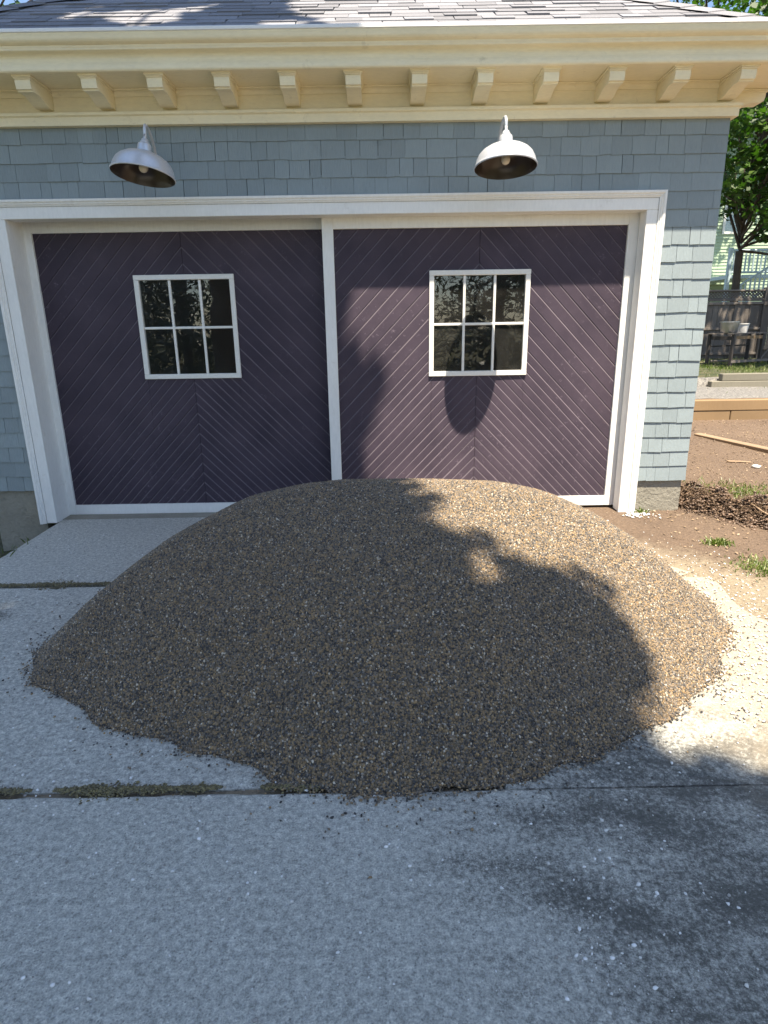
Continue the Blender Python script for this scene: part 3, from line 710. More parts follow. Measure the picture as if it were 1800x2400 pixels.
# ------------------------------------------------------------------ gravel pile
OUT = [(-1.26, -2.2), (-1.234, -2.338), (-1.117, -2.504), (-.941, -2.584), (-.839, -2.692), (-.654, -2.826), (-.48, -2.891), (-.294, -2.959), (-.132, -3.033), (-.02, -3.072), (.061, -3.143), (.167, -3.193), (.3, -3.23), (.428, -3.245), (.588, -3.231), (.751, -3.212), (.918, -3.189), (1.059, -3.15), (1.258, -3.049), (1.432, -2.958), (1.576, -2.874), (1.718, -2.768), (1.93, -2.581), (2.107, -2.364), (2.257, -2.134), (2.33, -1.979), (2.36, -1.6), (2.25, -1.1), (1.95, -.65), (1.45, -.35), (.8, -.22), (.2, -.25), (-.4, -.4), (-.85, -.75), (-1.13, -1.25), (-1.25, -1.8)]
OA = np.array(OUT); OB = np.roll(OA, -1, 0)
def pdist(P):
    e = OB-OA; w = P[:, None, :]-OA[None]; t = np.clip((w*e[None]).sum(2)/(e*e).sum(1)[None], 0, 1)
    return np.sqrt(((w-e[None]*t[:, :, None])**2).sum(2)).min(1)
PC = np.array([0.5, -1.75]); NA, NR = 220, 70
ang = np.linspace(0, 2*math.pi, NA, endpoint=False); Rr = []
for a in ang:
    d = np.array([math.cos(a), math.sin(a)]); best = 0
    for p, q in zip(OA, OB):
        e = q-p; den = d[0]*e[1]-d[1]*e[0]
        if abs(den) < 1e-9: continue
        w = p-PC; t = (w[0]*e[1]-w[1]*e[0])/den; s_ = (w[0]*d[1]-w[1]*d[0])/den
        if t > 0 and -1e-6 <= s_ <= 1+1e-6: best = max(best, t)
    Rr.append(best)
Rr = np.array(Rr)+0.012*np.sin(ang*23)+0.01*np.sin(ang*41+1)
ts = np.linspace(0, 1, NR+1)[1:]
PX = PC[0]+np.outer(ts, Rr*np.cos(ang)); PY = PC[1]+np.outer(ts, Rr*np.sin(ang))
Pf = np.stack([PX.ravel(), PY.ravel()], 1); dd = pdist(Pf); dd[-NA:] = 0
# average with neighbours to soften the ridge lines of the distance field
HP, DP = 0.775, 0.85
pz = HP*np.tanh(dd/DP)
pz = pz + 0.028*(vnoise(Pf[:, 0], Pf[:, 1], 1.5, 20)-0.4)*np.minimum(1, dd*2) + 0.022*(vnoise(Pf[:, 0], Pf[:, 1], 4.0, 21)-0.5)*np.minimum(1, dd*4) + 0.006*(vnoise(Pf[:, 0], Pf[:, 1], 11, 22)-0.5)*np.minimum(1, dd*6)
pz = pz.reshape(NR, NA)
for _ in range(3):
    q = pz.copy(); q[1:-1] = (pz[:-2]+pz[2:]+np.roll(pz, 1, 1)[1:-1]+np.roll(pz, -1, 1)[1:-1]+2*pz[1:-1])/6; pz = q
pv = [(PC[0], PC[1], float(pz[0].mean()))]+[(float(PX[i, j]), float(PY[i, j]), float(pz[i, j])-0.004) for i in range(NR) for j in range(NA)]
pf = [(0, 1+j, 1+(j+1) % NA) for j in range(NA)]+[(1+i*NA+j, 1+(i+1)*NA+j, 1+(i+1)*NA+(j+1) % NA, 1+i*NA+(j+1) % NA) for i in range(NR-1) for j in range(NA)]
pile = mobj('gravel_pile', pv, pf, 'mound', None, True)
tag(pile, 'large mound of tan pea gravel dumped on the driveway against the doors', 'gravel', None, 'stuff')
# pebble source shapes (kept outside the scene, used only by the pile's nodes)
pebs = bpy.data.collections.new('pebble_shapes')
for k in range(5):
    b = bmesh.new(); bmesh.ops.create_icosphere(b, subdivisions=2, radius=1.0)
    for v in b.verts:
        nz = math.sin(v.co.x*2.1+k)*0.10+math.sin(v.co.y*2.7+k*2)*0.10+math.sin(v.co.z*3.1+k*3)*0.06
        v.co *= 1+nz
        v.co.x *= 1.0+0.12*math.sin(k*1.7); v.co.y *= 0.82; v.co.z *= 0.62
    me = bpy.data.meshes.new('pebble'); b.to_mesh(me); b.free(); me.polygons.foreach_set('use_smooth', [True]*len(me.polygons)); me.materials.append(M['pebble'])
    pebs.objects.link(bpy.data.objects.new('pebble', me))
ng = bpy.data.node_groups.new('scatter_gravel', 'GeometryNodeTree')
ng.interface.new_socket('Geometry', in_out='INPUT', socket_type='NodeSocketGeometry'); ng.interface.new_socket('Geometry', in_out='OUTPUT', socket_type='NodeSocketGeometry')
gi = ng.nodes.new('NodeGroupInput'); go = ng.nodes.new('NodeGroupOutput'); L = ng.links.new
dp = ng.nodes.new('GeometryNodeDistributePointsOnFaces'); dp.distribute_method = 'RANDOM'; dp.inputs['Density'].default_value = 29000
L(gi.outputs[0], dp.inputs['Mesh'])
ci = ng.nodes.new('GeometryNodeCollectionInfo'); ci.inputs[0].default_value = pebs; ci.inputs['Separate Children'].default_value = True; ci.inputs['Reset Children'].default_value = True
def rnd(lo, hi, typ='FLOAT', seed=0):
    r = ng.nodes.new('FunctionNodeRandomValue'); r.data_type = typ
    if typ == 'FLOAT': r.inputs[2].default_value, r.inputs[3].default_value = lo, hi; out = r.outputs[1]
    else: r.inputs[0].default_value, r.inputs[1].default_value = lo, hi; out = r.outputs[0]
    r.inputs['Seed'].default_value = seed; return out
ip = ng.nodes.new('GeometryNodeInstanceOnPoints'); ip.inputs['Pick Instance'].default_value = True
L(dp.outputs['Points'], ip.inputs['Points']); L(ci.outputs[0], ip.inputs['Instance'])
L(rnd((0, 0, 0), (6.28, 6.28, 6.28), 'FLOAT_VECTOR', 3), ip.inputs['Rotation']); L(rnd(0.0033, 0.0064, 'FLOAT', 5), ip.inputs['Scale'])
st = ng.nodes.new('GeometryNodeStoreNamedAttribute'); st.domain = 'INSTANCE'; st.data_type = 'FLOAT'; st.inputs['Name'].default_value = 'pick'
L(ip.outputs[0], st.inputs['Geometry']); L(rnd(0, 1, 'FLOAT', 9), st.inputs['Value'])
jn = ng.nodes.new('GeometryNodeJoinGeometry'); L(gi.outputs[0], jn.inputs[0]); L(st.outputs[0], jn.inputs[0]); L(jn.outputs[0], go.inputs[0])
md = pile.modifiers.new('gravel', 'NODES'); md.node_group = ng

# loose stones round the pile and over the slabs
def out_pts(n, spread):
    a = rng.uniform(0, 2*math.pi, n); r = np.interp(a, np.append(ang, 2*math.pi), np.append(Rr, Rr[0]))-0.02+np.abs(rng.normal(0, spread, n))*(0.4+vnoise(a*4, a*0, 3, 61))
    return np.stack([PC[0]+r*np.cos(a), PC[1]+r*np.sin(a)], 1)
p1 = np.concatenate([out_pts(5600, 0.03), out_pts(700, 0.13)]); p1 = p1[p1[:, 1] < 0.05]
gz1 = np.maximum(ground_z(p1[:, 0], p1[:, 1]), np.where(p1[:, 0] < DRR, 0.0, -1))
o = lumps('loose_gravel', np.column_stack([p1, gz1+0.004]), rng.uniform(0.003, 0.0062, len(p1)), 1.0, 'pebble_loose'); tag(o, 'loose tan pebbles strayed round the foot of the gravel mound', 'gravel', None, 'stuff')
p2 = np.column_stack([rng.uniform(-2.2, 2.5, 3600), rng.uniform(-4.4, -0.3, 3600)])
cl = np.concatenate([np.column_stack([rng.normal(1.15, 0.16, 130), rng.normal(-3.62, 0.14, 130)]), np.column_stack([rng.normal(1.02, 0.07, 50), rng.normal(-3.86, 0.06, 50)]), np.column_stack([rng.normal(-0.8, 0.35, 150), rng.normal(-3.15, 0.12, 150)])])
p2 = np.concatenate([p2, cl])
o = lumps('stone_chips', np.column_stack([p2, np.full(len(p2), 0.0015)]), np.minimum(0.0012+0.0021*rng.exponential(1.0, len(p2)), 0.0068), 0.8, 'pebble_pale'); tag(o, 'small pale stone chips littering the bare concrete of the driveway', 'gravel', None, 'stuff')
# gravel spilt on the dirt right of the pile
n3 = 5200; p3 = np.column_stack([rng.uniform(1.9, 3.4, n3), rng.uniform(-2.9, 0.1, n3)])
keep = (p3[:, 0] + 0.55*p3[:, 1] + rng.normal(0, 0.28, n3) < 1.75); p3 = p3[keep]
o = lumps('spilt_gravel', np.column_stack([p3, np.maximum(ground_z(p3[:, 0], p3[:, 1]), np.where(p3[:, 0] < DRR, 0.0, -1))+0.003]), rng.uniform(0.003, 0.008, len(p3)), 0.9, 'pebble_pale'); tag(o, 'pale gravel spread thin over the dirt beside the driveway', 'gravel', None, 'stuff')
p4 = np.column_stack([rng.normal(2.62, 0.07, 60), rng.normal(-0.08, 0.05, 60)])
o = lumps('white_stones', np.column_stack([p4, ground_z(p4[:, 0], p4[:, 1])+0.008]), rng.uniform(0.006, 0.018, 60), 0.8, 'stone'); tag(o, 'little heap of white stones at the foot of the sunlit door casing', 'stones', None, 'stuff')

# moss in the slab joints
def moss(name, x0, x1, y, n, amp, label, bare=0.25):
    x = rng.uniform(x0, x1, n); pn = 0.6*vnoise(x, x*0+0.5, 4.3, 31)+0.4*vnoise(x, x*0+0.5, 15, 32); x = x[pn > bare]; pn = pn[pn > bare]
    w = amp*(0.12+1.6*(pn-bare)); yy = y+rng.normal(0, 1, len(x))*w*(0.6+vnoise(x, x*0+0.5, 40, 34))
    zz = 0.0+0.006*np.exp(-((yy-y)/amp)**2)*rng.uniform(0.3, 1, len(x))
    o = lumps(name, np.column_stack([x, yy, zz]), rng.uniform(0.002, 0.007, len(x)), 0.7, 'moss'); tag(o, label, 'moss', None, 'stuff')
moss('joint_moss', -1.4, 0.25, -3.192, 4200, 0.018, 'brown green moss filling the slab joint at the front foot of the mound')
moss('joint_moss', -2.25, -1.0, -1.330, 3000, 0.022, 'green moss filling the slab joint nearer the doors', 0.1)

# ------------------------------------------------------------------ soil bank, grass, sticks and stones right of the garage
NB = 13000; bx = rng.uniform(0, 1, NB); off = rng.normal(0, 1, NB)
p0_, p1_ = np.array([3.06, 0.42]), np.array([3.85, -0.75])
bw = 0.11
bc = p0_[None]*(1-bx[:, None])+p1_[None]*bx[:, None] + off[:, None]*bw*np.array([0.86, 0.5])[None]
bz = ground_z(bc[:, 0], bc[:, 1])+0.17*np.exp(-(off/1.3)**2)*rng.uniform(0.2, 1, NB)*(0.6+0.8*vnoise(bc[:, 0], bc[:, 1], 9, 71))
o = lumps('soil_bank', np.column_stack([bc, bz]), 0.003+0.016*rng.uniform(0, 1, NB)**2.2, 0.85, 'clod'); tag(o, 'dug bank of dark crumbly soil full of roots beside the garage corner', 'soil', None, 'stuff')
rt = MB()
for _ in range(800):
    t = random.random(); c0 = p0_*(1-t)+p1_*t+np.array([random.gauss(0, 0.11), random.gauss(0, 0.07)])
    z0 = float(ground_z(c0[0], c0[1]))+random.uniform(0.02, 0.17); a = random.uniform(0, 6.28); l = random.uniform(0.04, 0.16)
    q = Vector((c0[0], c0[1], z0)); e = q+Vector((math.cos(a)*l, math.sin(a)*l, random.uniform(-0.05, 0.05))); mdp = (q+e)/2+Vector((random.gauss(0, 0.02), random.gauss(0, 0.02), 0.02))
    rt.tube([q, mdp, e], [0.0022, 0.0016, 0.0008], 4)
o = rt.build('roots', 'twig', None); tag(o, 'tangle of dry roots sticking out of the soil bank', 'roots', None, 'stuff')
def grass(name, cx, cy, rx, ry, n, hgt, label, mat='grass', flat=0.6):
    x = cx+rng.normal(0, rx, n); y = cy+rng.normal(0, ry, n); z = ground_z(x, y)
    a = rng.uniform(0, 6.28, n); l = hgt*rng.uniform(0.5, 1.4, n); lean = rng.uniform(0.2, 1.0, n)*flat*2
    d = np.stack([np.cos(a)*lean, np.sin(a)*lean, np.ones(n)], 1); d /= np.linalg.norm(d, axis=1)[:, None]
    w = np.stack([-np.sin(a), np.cos(a), a*0], 1)*0.0035
    B = np.stack([x, y, z], 1); mid = B+d*l[:, None]*0.55; tip = B+d*l[:, None]-np.array([0, 0, 1])*l[:, None]*0.18
    V = np.stack([B-w, B+w, mid+w*0.8, tip, mid-w*0.8], 1).reshape(-1, 3)
    o = batch(name, V, 5, mat, None, rng.uniform(0, 1, n)); tag(o, label, 'grass', None, 'stuff')
grass('grass_tuft', 3.75, 0.55, 0.2, 0.16, 900, 0.05, 'thin green weeds on the bare dirt behind the soil bank')
grass('grass_tuft', 2.91, -0.80, 0.05, 0.03, 160, 0.06, 'lone flattened tuft of yellow green grass on the dirt')
grass('grass_tuft', 3.0, -1.30, 0.10, 0.10, 800, 0.035, 'short green grass patch at the edge of the spilt gravel')
grass('grass_tuft', -2.72, -0.55, 0.16, 0.18, 900, 0.10, 'mossy weeds growing below the edge of the concrete apron')
grass('grass_tuft', 8.6, 8.6, 1.6, 1.2, 6000, 0.07, 'rough dark grass below the old fence')
grass('grass_tuft', 2.66, -0.02, 0.03, 0.015, 60, 0.05, 'tiny weed growing by the casing foot')
def stick(label, a, b, r, bend=0.01):
    a = Vector(a); b = Vector(b); a.z = float(ground_z(a.x, a.y))+r+a.z; b.z = float(ground_z(b.x, b.y))+r+b.z
    pts = [a.lerp(b, t)+Vector((0, 0, bend*math.sin(t*3.14)))+Vector((random.gauss(0, r*0.6), random.gauss(0, r*0.6), 0)) for t in np.linspace(0, 1, 7)]
    o = MB().tube(pts, [r*(1-0.35*t) for t in np.linspace(0, 1, 7)], 7).build('stick', 'stick', None, True); tag(o, label, 'stick', 'sticks lying on the dirt')
stick('short straight stick lying on the dirt above the weeds', (4.27, 1.66, 0), (4.50, 1.60, 0), 0.011, 0)
stick('pale thin stick leaning out of the soil bank', (3.55, -0.55, 0.02), (3.42, -0.28, 0.14), 0.008, 0)
pb = MB().box(-0.75, 0.75, -0.05, 0.05, -0.03, 0.035, bev=0.006).build('plank', 'stick', None); pb.location = (4.86, 2.32, float(ground_z(4.86, 2.32))+0.004); pb.rotation_euler = (0.05, 0.02, math.radians(-70)); tag(pb, 'pale weathered plank half buried in the dirt', 'plank')
stick('thin dark curved twig on the spilt gravel', (2.44, -1.9, 0), (2.42, -2.25, 0), 0.0035, 0.004)
stick('thin dark twig lying near the shadow edge on the sand', (2.2, -2.4, 0), (2.26, -2.62, 0), 0.003, 0.004)
def stone(label, x, y, s, zoff=0.0):
    b = bmesh.new(); bmesh.ops.create_icosphere(b, subdivisions=2, radius=1)
    for v in b.verts:
        k = 1+0.18*math.sin(v.co.x*3+x*9)+0.14*math.sin(v.co.y*4+y*5)+0.1*math.sin(v.co.z*5); v.co = Vector((v.co.x*s*1.3*k, v.co.y*s*k, v.co.z*s*0.55*k))
    me = bpy.data.meshes.new('stone'); b.to_mesh(me); b.free(); me.materials.append(M['stone']); me.polygons.foreach_set('use_smooth', [True]*len(me.polygons))
    o = bpy.data.objects.new('stone', me); COL.objects.link(o); o.location = (x, y, float(ground_z(x, y))+s*0.3+zoff); tag(o, label, 'stone', 'stones on the dirt')
stone('flat white stone on the dirt near the soil bank weeds', 4.46, 1.41, 0.04)
stone('white stone beside the gravel at the dirt edge', 2.42, -1.51, 0.02)
# scattered litter on the dirt
nl = 3500; lx = rng.uniform(2.6, 7, nl); ly = rng.uniform(-1.4, 4.1, nl)
V = leaf_polys(np.column_stack([lx, ly, ground_z(lx, ly)+0.008]), 0.022, RHOMB, 3.0)
o = batch('leaf_litter', V, 4, 'twig', None, rng.uniform(0, 1, nl)); tag(o, 'bits of dry leaf and bark scattered over the bare dirt', 'litter', None, 'stuff')

# ------------------------------------------------------------------ terraces
def timbers(label, x0, x1, y, z0, rows, th, mat, starts, joints):
    t = empty('timber_wall', ((x0+x1)/2, y, z0)); tag(t, label, 'timber wall')
    for r in range(rows):
        cuts = [starts[r]]+joints[r]+[x1]
        for a, b_ in zip(cuts[:-1], cuts[1:]):
            o = MB().box(a+0.004, b_-0.004, -0.07+random.gauss(0, 0.004), 0.07, r*th+0.002, (r+1)*th-0.002, bev=0.008)
            o.v = [(v[0]-t.location.x, v[1], v[2]) for v in o.v]; o.build('timber', mat, t)
timbers('low wall of fresh tan timbers holding the gravel terrace', 3.6, 9.5, 4.18, 0.13, 2, 0.155, 'newwood', [3.6, 3.6], [[5.62], [7.4]])
timbers('stepped wall of pale grey timbers below the grass', 6.15, 10.5, 5.98, 0.42, 2, 0.125, 'paletimber', [6.22, 6.40], [[], [7.55]])

# ------------------------------------------------------------------ fence
FY = 11.6; FZ = 0.58
fence = empty('wood_fence', (9.0, FY, FZ)); tag(fence, 'weathered grey board fence with a lattice top', 'fence')
def fl(x): return x-9.0
x = 5.6
while x < 10.25:
    w = random.uniform(0.125, 0.145); box('board', 'oldwood', fence, fl(x), fl(x+w)-0.006, -0.012+random.gauss(0, 0.003), 0.010, 0.02, 1.36+random.gauss(0, 0.004)); x += w
for z0, z1, d in ((1.355, 1.42, 0.03), (1.44, 1.50, 0.03), (1.675, 1.715, 0.035), (0.74, 0.80, 0.03), (0.12, 0.18, 0.03)): box('rail', 'oldwood', fence, fl(5.6), fl(10.25), -0.05, -0.012 if z0 < 1.3 else d-0.01, z0, z1, bev=0.004)
lat = MB(); k = 5.5
while k < 10.4:
    for sgn in (1, -1):
        xa = k; xb = k+sgn*0.2; 
        a = Vector((fl(xa), -0.004*sgn, 1.50)); b_ = Vector((fl(xb), -0.004*sgn, 1.68)); t = (b_-a).normalized(); n_ = Vector((-t.z, 0, t.x))*0.017
        V = [a-n_, a+n_, b_+n_, b_-n_]; V = V+[v+Vector((0, 0.006, 0)) for v in V]
        lat.add(V, [(0, 1, 2, 3), (7, 6, 5, 4), (0, 4, 5, 1), (1, 5, 6, 2), (2, 6, 7, 3), (3, 7, 4, 0)])
    k += 0.082
lat.build('lattice', 'oldwood', fence)
for px in (7.35, 10.30): box('post', 'oldwood', fence, fl(px)-0.055, fl(px)+0.055, -0.07, 0.06, -0.1, 1.76, bev=0.006)
fence2 = empty('wood_fence', (9.86, 9.98, FZ)); tag(fence2, 'paler grey board fence panel standing nearer, past the fence post', 'fence'); fence2.rotation_euler.z = math.radians(-42)
for i in range(8): box('board', 'oldwood', fence2, -0.45+i*0.14, -0.45+i*0.14+0.134, -0.01, 0.012, 0.0, 1.75+random.gauss(0, 0.01))
box('rail', 'oldwood', fence2, -0.45, 0.67, -0.05, -0.0105, 0.3, 0.38); box('rail', 'oldwood', fence2, -0.45, 0.67, -0.05, -0.0105, 1.3, 1.38)

# ------------------------------------------------------------------ old bench frame with pots
bn = empty('work_bench', (8.65, 9.5, 0.56)); tag(bn, 'rusty dark bench frame with thin boards standing before the fence', 'bench'); bn.rotation_euler.z = math.radians(28)
for lx_ in (-0.72, 0.72):
    for ly_ in (-0.28, 0.28): box('leg', 'rust', bn, lx_-0.028, lx_+0.028, ly_-0.028, ly_+0.028, -0.02, 0.70)
box('leg', 'rust', bn, 0.30, 0.35, -0.30, -0.25, -0.02, 0.70)
for y0 in (-0.31, -0.02, 0.16): box('top_board', 'oldwood', bn, -0.80, 0.80, y0, y0+0.13, 0.701, 0.722)
box('apron_board', 'newwood', bn, -0.66, 0.27, -0.315, -0.309, 0.60, 0.665)
box('low_rail', 'oldwood', bn, -0.74, 0.78, -0.32, -0.29, 0.10, 0.15); box('cross_bar', 'rust', bn, -0.7, 0.7, 0.26, 0.28, 0.42, 0.45); box('side_rail', 'rust', bn, -0.73, -0.70, -0.25, 0.25, 0.58, 0.66)
br_ = MB().tube([(0.36, -0.27, 0.14), (0.74, -0.25, 0.42)], 0.018, 6).build('brace', 'oldwood', bn); MB().tube([(-0.7, 0.2, 0.12), (0.2, -0.25, 0.12)], 0.02, 6).build('brace', 'oldwood', bn)
MR = Matrix.Translation(bn.location) @ Matrix.Rotation(math.radians(28), 4, 'Z')
def potobj(label, lx_, ly_, prof, mat):
    p = MR @ Vector((lx_, ly_, 0.722)); o = MB().lathe(prof, 28).build('pot', mat, None); o.location = p; autosmooth(o, 40); tag(o, label, 'pot', 'pots on the bench')
potobj('wide tin pot with a pale rim standing on the bench end', -0.52, -0.02, [(0.0, 0.0), (0.15, 0.0), (0.17, 0.03), (0.19, 0.22), (0.205, 0.225), (0.205, 0.25), (0.185, 0.25), (0.16, 0.04), (0.0, 0.03)], 'pot')
potobj('small speckled grey pot standing on the bench middle', -0.02, 0.0, [(0.0, 0.0), (0.10, 0.0), (0.13, 0.18), (0.14, 0.185), (0.14, 0.205), (0.125, 0.205), (0.095, 0.03), (0.0, 0.03)], 'stone')
lg = MB().tube([(10.0, 10.35, 0.70), (10.32, 10.2, 0.70)], 0.12, 12).build('log', 'stick', None); tag(lg, 'sawn log lying at the end of the bench', 'log')

# ------------------------------------------------------------------ green house beyond
hs = empty('neighbour_house', (15, 21, 0)); tag(hs, 'pale green clapboard house half hidden behind the maple leaves', 'house')
def hx(a): return a-15
hw_ = MB().box(hx(12.5), hx(22), 0.0, 7.0, -0.2, 8.6).build('wall', 'green_siding', hs)
cb = MB(); z = 0.5
while z < 8.6: cb.add([(hx(12.49), -0.03, z), (hx(22), -0.03, z), (hx(22), -0.006, z+0.118), (hx(12.49), -0.006, z+0.118), (hx(12.49), -0.002, z), (hx(22), -0.002, z)], [(0, 1, 2, 3), (4, 5, 1, 0)]); z += 0.12
tag(cb.build('clapboards', 'green_siding', hw_), kind='stuff')
box('corner_board', 'casing', hw_, hx(12.43), hx(12.55), -0.045, 0.1, -0.2, 8.6)
mobj('roof', [(hx(12.1), -0.5, 8.5), (hx(22.3), -0.5, 8.5), (hx(22.3), 3.5, 11.3), (hx(12.1), 3.5, 11.3), (hx(12.1), 7.5, 8.5), (hx(22.3), 7.5, 8.5)], [(0, 1, 2, 3), (3, 2, 5, 4), (0, 3, 4), (1, 5, 2)], 'roof', hs)
for wx, wz in ((13.75, 4.75), (17.2, 5.0), (17.2, 2.2)):
    wn = MB()
    for a in ((0, 0.9, 1.35, 1.45), (0, 0.9, 0, 0.08), (0, 0.09, 0.08, 1.35), (0.81, 0.9, 0.08, 1.35), (0.09, 0.81, 0.68, 0.73)): wn.box(hx(wx)+a[0], hx(wx)+a[1], -0.06, -0.028, wz+a[2], wz+a[3])
    wno = wn.build('window', 'casing', hs); box('pane', 'glass', wno, hx(wx)+0.08, hx(wx)+0.82, -0.04, -0.036, wz+0.07, wz+1.36)
# outside stair rail
stp = empty('stair_railing', (13, 18, 0)); tag(stp, 'pale blue wooden stair railing climbing to the green house', 'railing')
def rail_run(a, b, n):
    a = Vector(a)-Vector((13, 18, 0)); b = Vector(b)-Vector((13, 18, 0)); t = (b-a).normalized()
    for dz in (0.0, -0.72): MB().tube([a+Vector((0, 0, dz)), b+Vector((0, 0, dz))], 0.04, 6).build('handrail' if dz == 0 else 'bottom_rail', 'blue_rail', stp)
    for i in range(n+1):
        q = a.lerp(b, i/n); box('baluster', 'blue_rail', stp, q.x-0.022, q.x+0.022, q.y-0.022, q.y+0.022, q.z-0.72, q.z)
rail_run((12.45, 17, 2.60), (14.7, 17, 4.05), 15); rail_run((12.9, 18.5, 3.9), (15.0, 18.5, 3.9), 15)
for q in ((12.45, 17, 2.7), (14.7, 17, 4.15), (12.9, 18.5, 4.0)): box('newel_post', 'blue_rail', stp, q[0]-13.06, q[0]-12.94, q[1]-18.06, q[1]-17.94, 0, q[2])
box('landing', 'blue_rail', stp, -0.05, 2.0, 0.45, 2.9, 2.98, 3.1)

# ------------------------------------------------------------------ trees
def limb(mb, a, b, r0, r1, seg=8, n=7, wob=0.12):
    a, b = Vector(a), Vector(b); L = (b-a).length
    pts = [a.lerp(b, t)+Vector((random.gauss(0, wob), random.gauss(0, wob), 0.10*L*math.sin(t*3.14)))*(0 if t in (0.0, 1.0) else 0.5*min(1, L/3)) for t in np.linspace(0, 1, n)]
    mb.tube(pts, [r0+(r1-r0)*t for t in np.linspace(0, 1, n)], seg); return pts
def broadleaf(name, label, base, fork_z, r0, clumps, per, size, spread, template, group=None, pick_hi=1.0):
    """clumps: list of (x,y,z,radius)"""
    t = empty(name, base); tag(t, label, 'tree', group)
    B = Vector(base); tk = MB(); f = Vector((base[0], base[1], fork_z))
    tk.tube([B-Vector((0, 0, 0.2)), B+Vector((0.02, 0, 0.3)), B.lerp(f, 0.5)+Vector((0.06, 0.03, 0)), f], [r0*1.35, r0*1.05, r0*0.9, r0*0.8], 10)
    cs = sorted(clumps, key=lambda q: q[2]); step = max(1, len(cs)//34)
    for q in cs[::step]:
        s0 = f.lerp(Vector((B.x, B.y, max(q[2], fork_z))), min(0.85, random.uniform(0.0, 0.7))); limb(tk, s0, q[:3], r0*0.34, 0.012, 6, 6, 0.2)
    tk.v = [tuple(Vector(v)-B) for v in tk.v]; autosmooth(tk.build('trunk', 'bark', t), 60)
    Cs = []; pk = []
    for (x, y, z, r) in clumps:
        n = max(4, int(per*r*r)); d = rng.normal(size=(n, 3)); d /= np.linalg.norm(d, axis=1)[:, None]; rr = r*rng.uniform(0.25, 1.0, n)**0.55
        P = d*rr[:, None]*np.array([1, 1, 0.62]); Cs.append(P+np.array([x, y, z])); pk.append(np.clip(rng.uniform(0, 1, n)*0.7+rng.uniform(0, 0.35), 0, 1)*pick_hi)
    C = np.concatenate(Cs)-np.array(base)
    batch('crown', leaf_polys(C, size, template, 0.6), len(template), 'leaf', t, np.concatenate(pk)); return t
def ball(cx, cy, cz, rx, ry_, rz, n, r0, r1, test=None):
    out = []
    while len(out) < n:
        d = rng.normal(size=3); d /= np.linalg.norm(d); k = rng.uniform(0.35, 1.0)
        p = (cx+d[0]*rx*k, cy+d[1]*ry_*k, cz+d[2]*rz*k)
        if test and not test(p): continue
        out.append((*p, rng.uniform(r0, r1)))
    return out
# maple beside the fence, seen past the garage corner
mp = ball(12.3, 14.2, 7.6, 4.4, 4.2, 5.2, 150, 0.55, 1.0, lambda p: p[2] > 2.6)
mp += ball(10.6, 12.6, 5.0, 1.9, 1.4, 2.4, 60, 0.35, 0.6, lambda p: p[2] > 2.7)
mp += ball(10.4, 7.8, 8.0, 2.6, 3.6, 1.5, 60, 0.5, 0.9, lambda p: p[2] > 6.6 and p[0] > 7.6)  # overhanging clumps hidden by the eave, added to shade the fence and bench
broadleaf('maple_tree', 'green maple tree standing behind the board fence', (10.55, 13.6, 0.5), 3.4, 0.12, mp, 130, 0.17, 1, MAPLE, 'trees round the garage')
broadleaf('maple_tree', 'green maple tree showing above the roof corner away from the fence', (-10.5, 13.5, 0.0), 4.0, 0.2, ball(-9.8, 13, 8.8, 3.6, 3.2, 3.2, 70, 0.6, 1.0), 60, 0.17, 1, MAPLE, 'trees round the garage')
broadleaf('maple_tree', 'big green maple tree showing above the roof hip on the fence side', (14, 24, 0.5), 6.0, 0.3, ball(13.2, 21, 11.5, 6.5, 4, 4.5, 110, 0.8, 1.4), 36, 0.2, 1, MAPLE, 'trees round the garage')

# the tall tree behind the viewer whose crown shades the driveway
SH = [(-0.75, 4.5), (-0.62, 2.6), (-0.40, 1.75), (-0.05, 1.25), (0.16, 0.85), (0.30, 0.35), (0.40, -0.35), (0.56, -1.1), (0.62, -1.5), (0.58, -1.75), (0.66, -1.95), (0.84, -2.05), (0.80, -2.28), (0.96, -2.32), (1.08, -2.22), (1.28, -2.2), (1.45, -2.32), (1.58, -2.50), (1.70, -2.58), (1.55, -2.72), (1.50, -2.85), (1.6, -2.95), (1.7, -3.08), (1.9, -3.22), (2.5, -3.45), (3.0, -3.9), (3.1, -4.8), (2.6, -5.5), (0.5, -5.8), (-1.8, -5.5), (-3.0, -4.2), (-3.2, -2.0), (-3.3, 0.5), (-3.2, 2.5), (-2.4, 4.0)]
SHA = np.array(SH); SHB = np.roll(SHA, -1, 0)
def in_poly(P):
    c = np.zeros(len(P), bool)
    for (ax, ay), (bx_, by_) in zip(SHA, SHB):
        hit = ((ay > P[:, 1]) != (by_ > P[:, 1])) & (P[:, 0] < (bx_-ax)*(P[:, 1]-ay)/(by_-ay+1e-12)+ax); c ^= hit
    return c
def edge_d(P):
    e = SHB-SHA; w = P[:, None]-SHA[None]; t = np.clip((w*e[None]).sum(2)/(e*e).sum(1)[None], 0, 1); return np.sqrt(((w-e[None]*t[:, :, None])**2).sum(2)).min(1)
sh_t = empty('shade_tree', (-3.2, -10.2, -0.05)); tag(sh_t, 'tall broadleaf tree behind the viewer whose shade covers the driveway', 'tree', 'trees round the garage')
NL = 160000
P = np.column_stack([rng.uniform(-6.6, 4.6, NL), rng.uniform(-7.6, 4.9, NL)]); ed = edge_d(P); ins = in_poly(P)
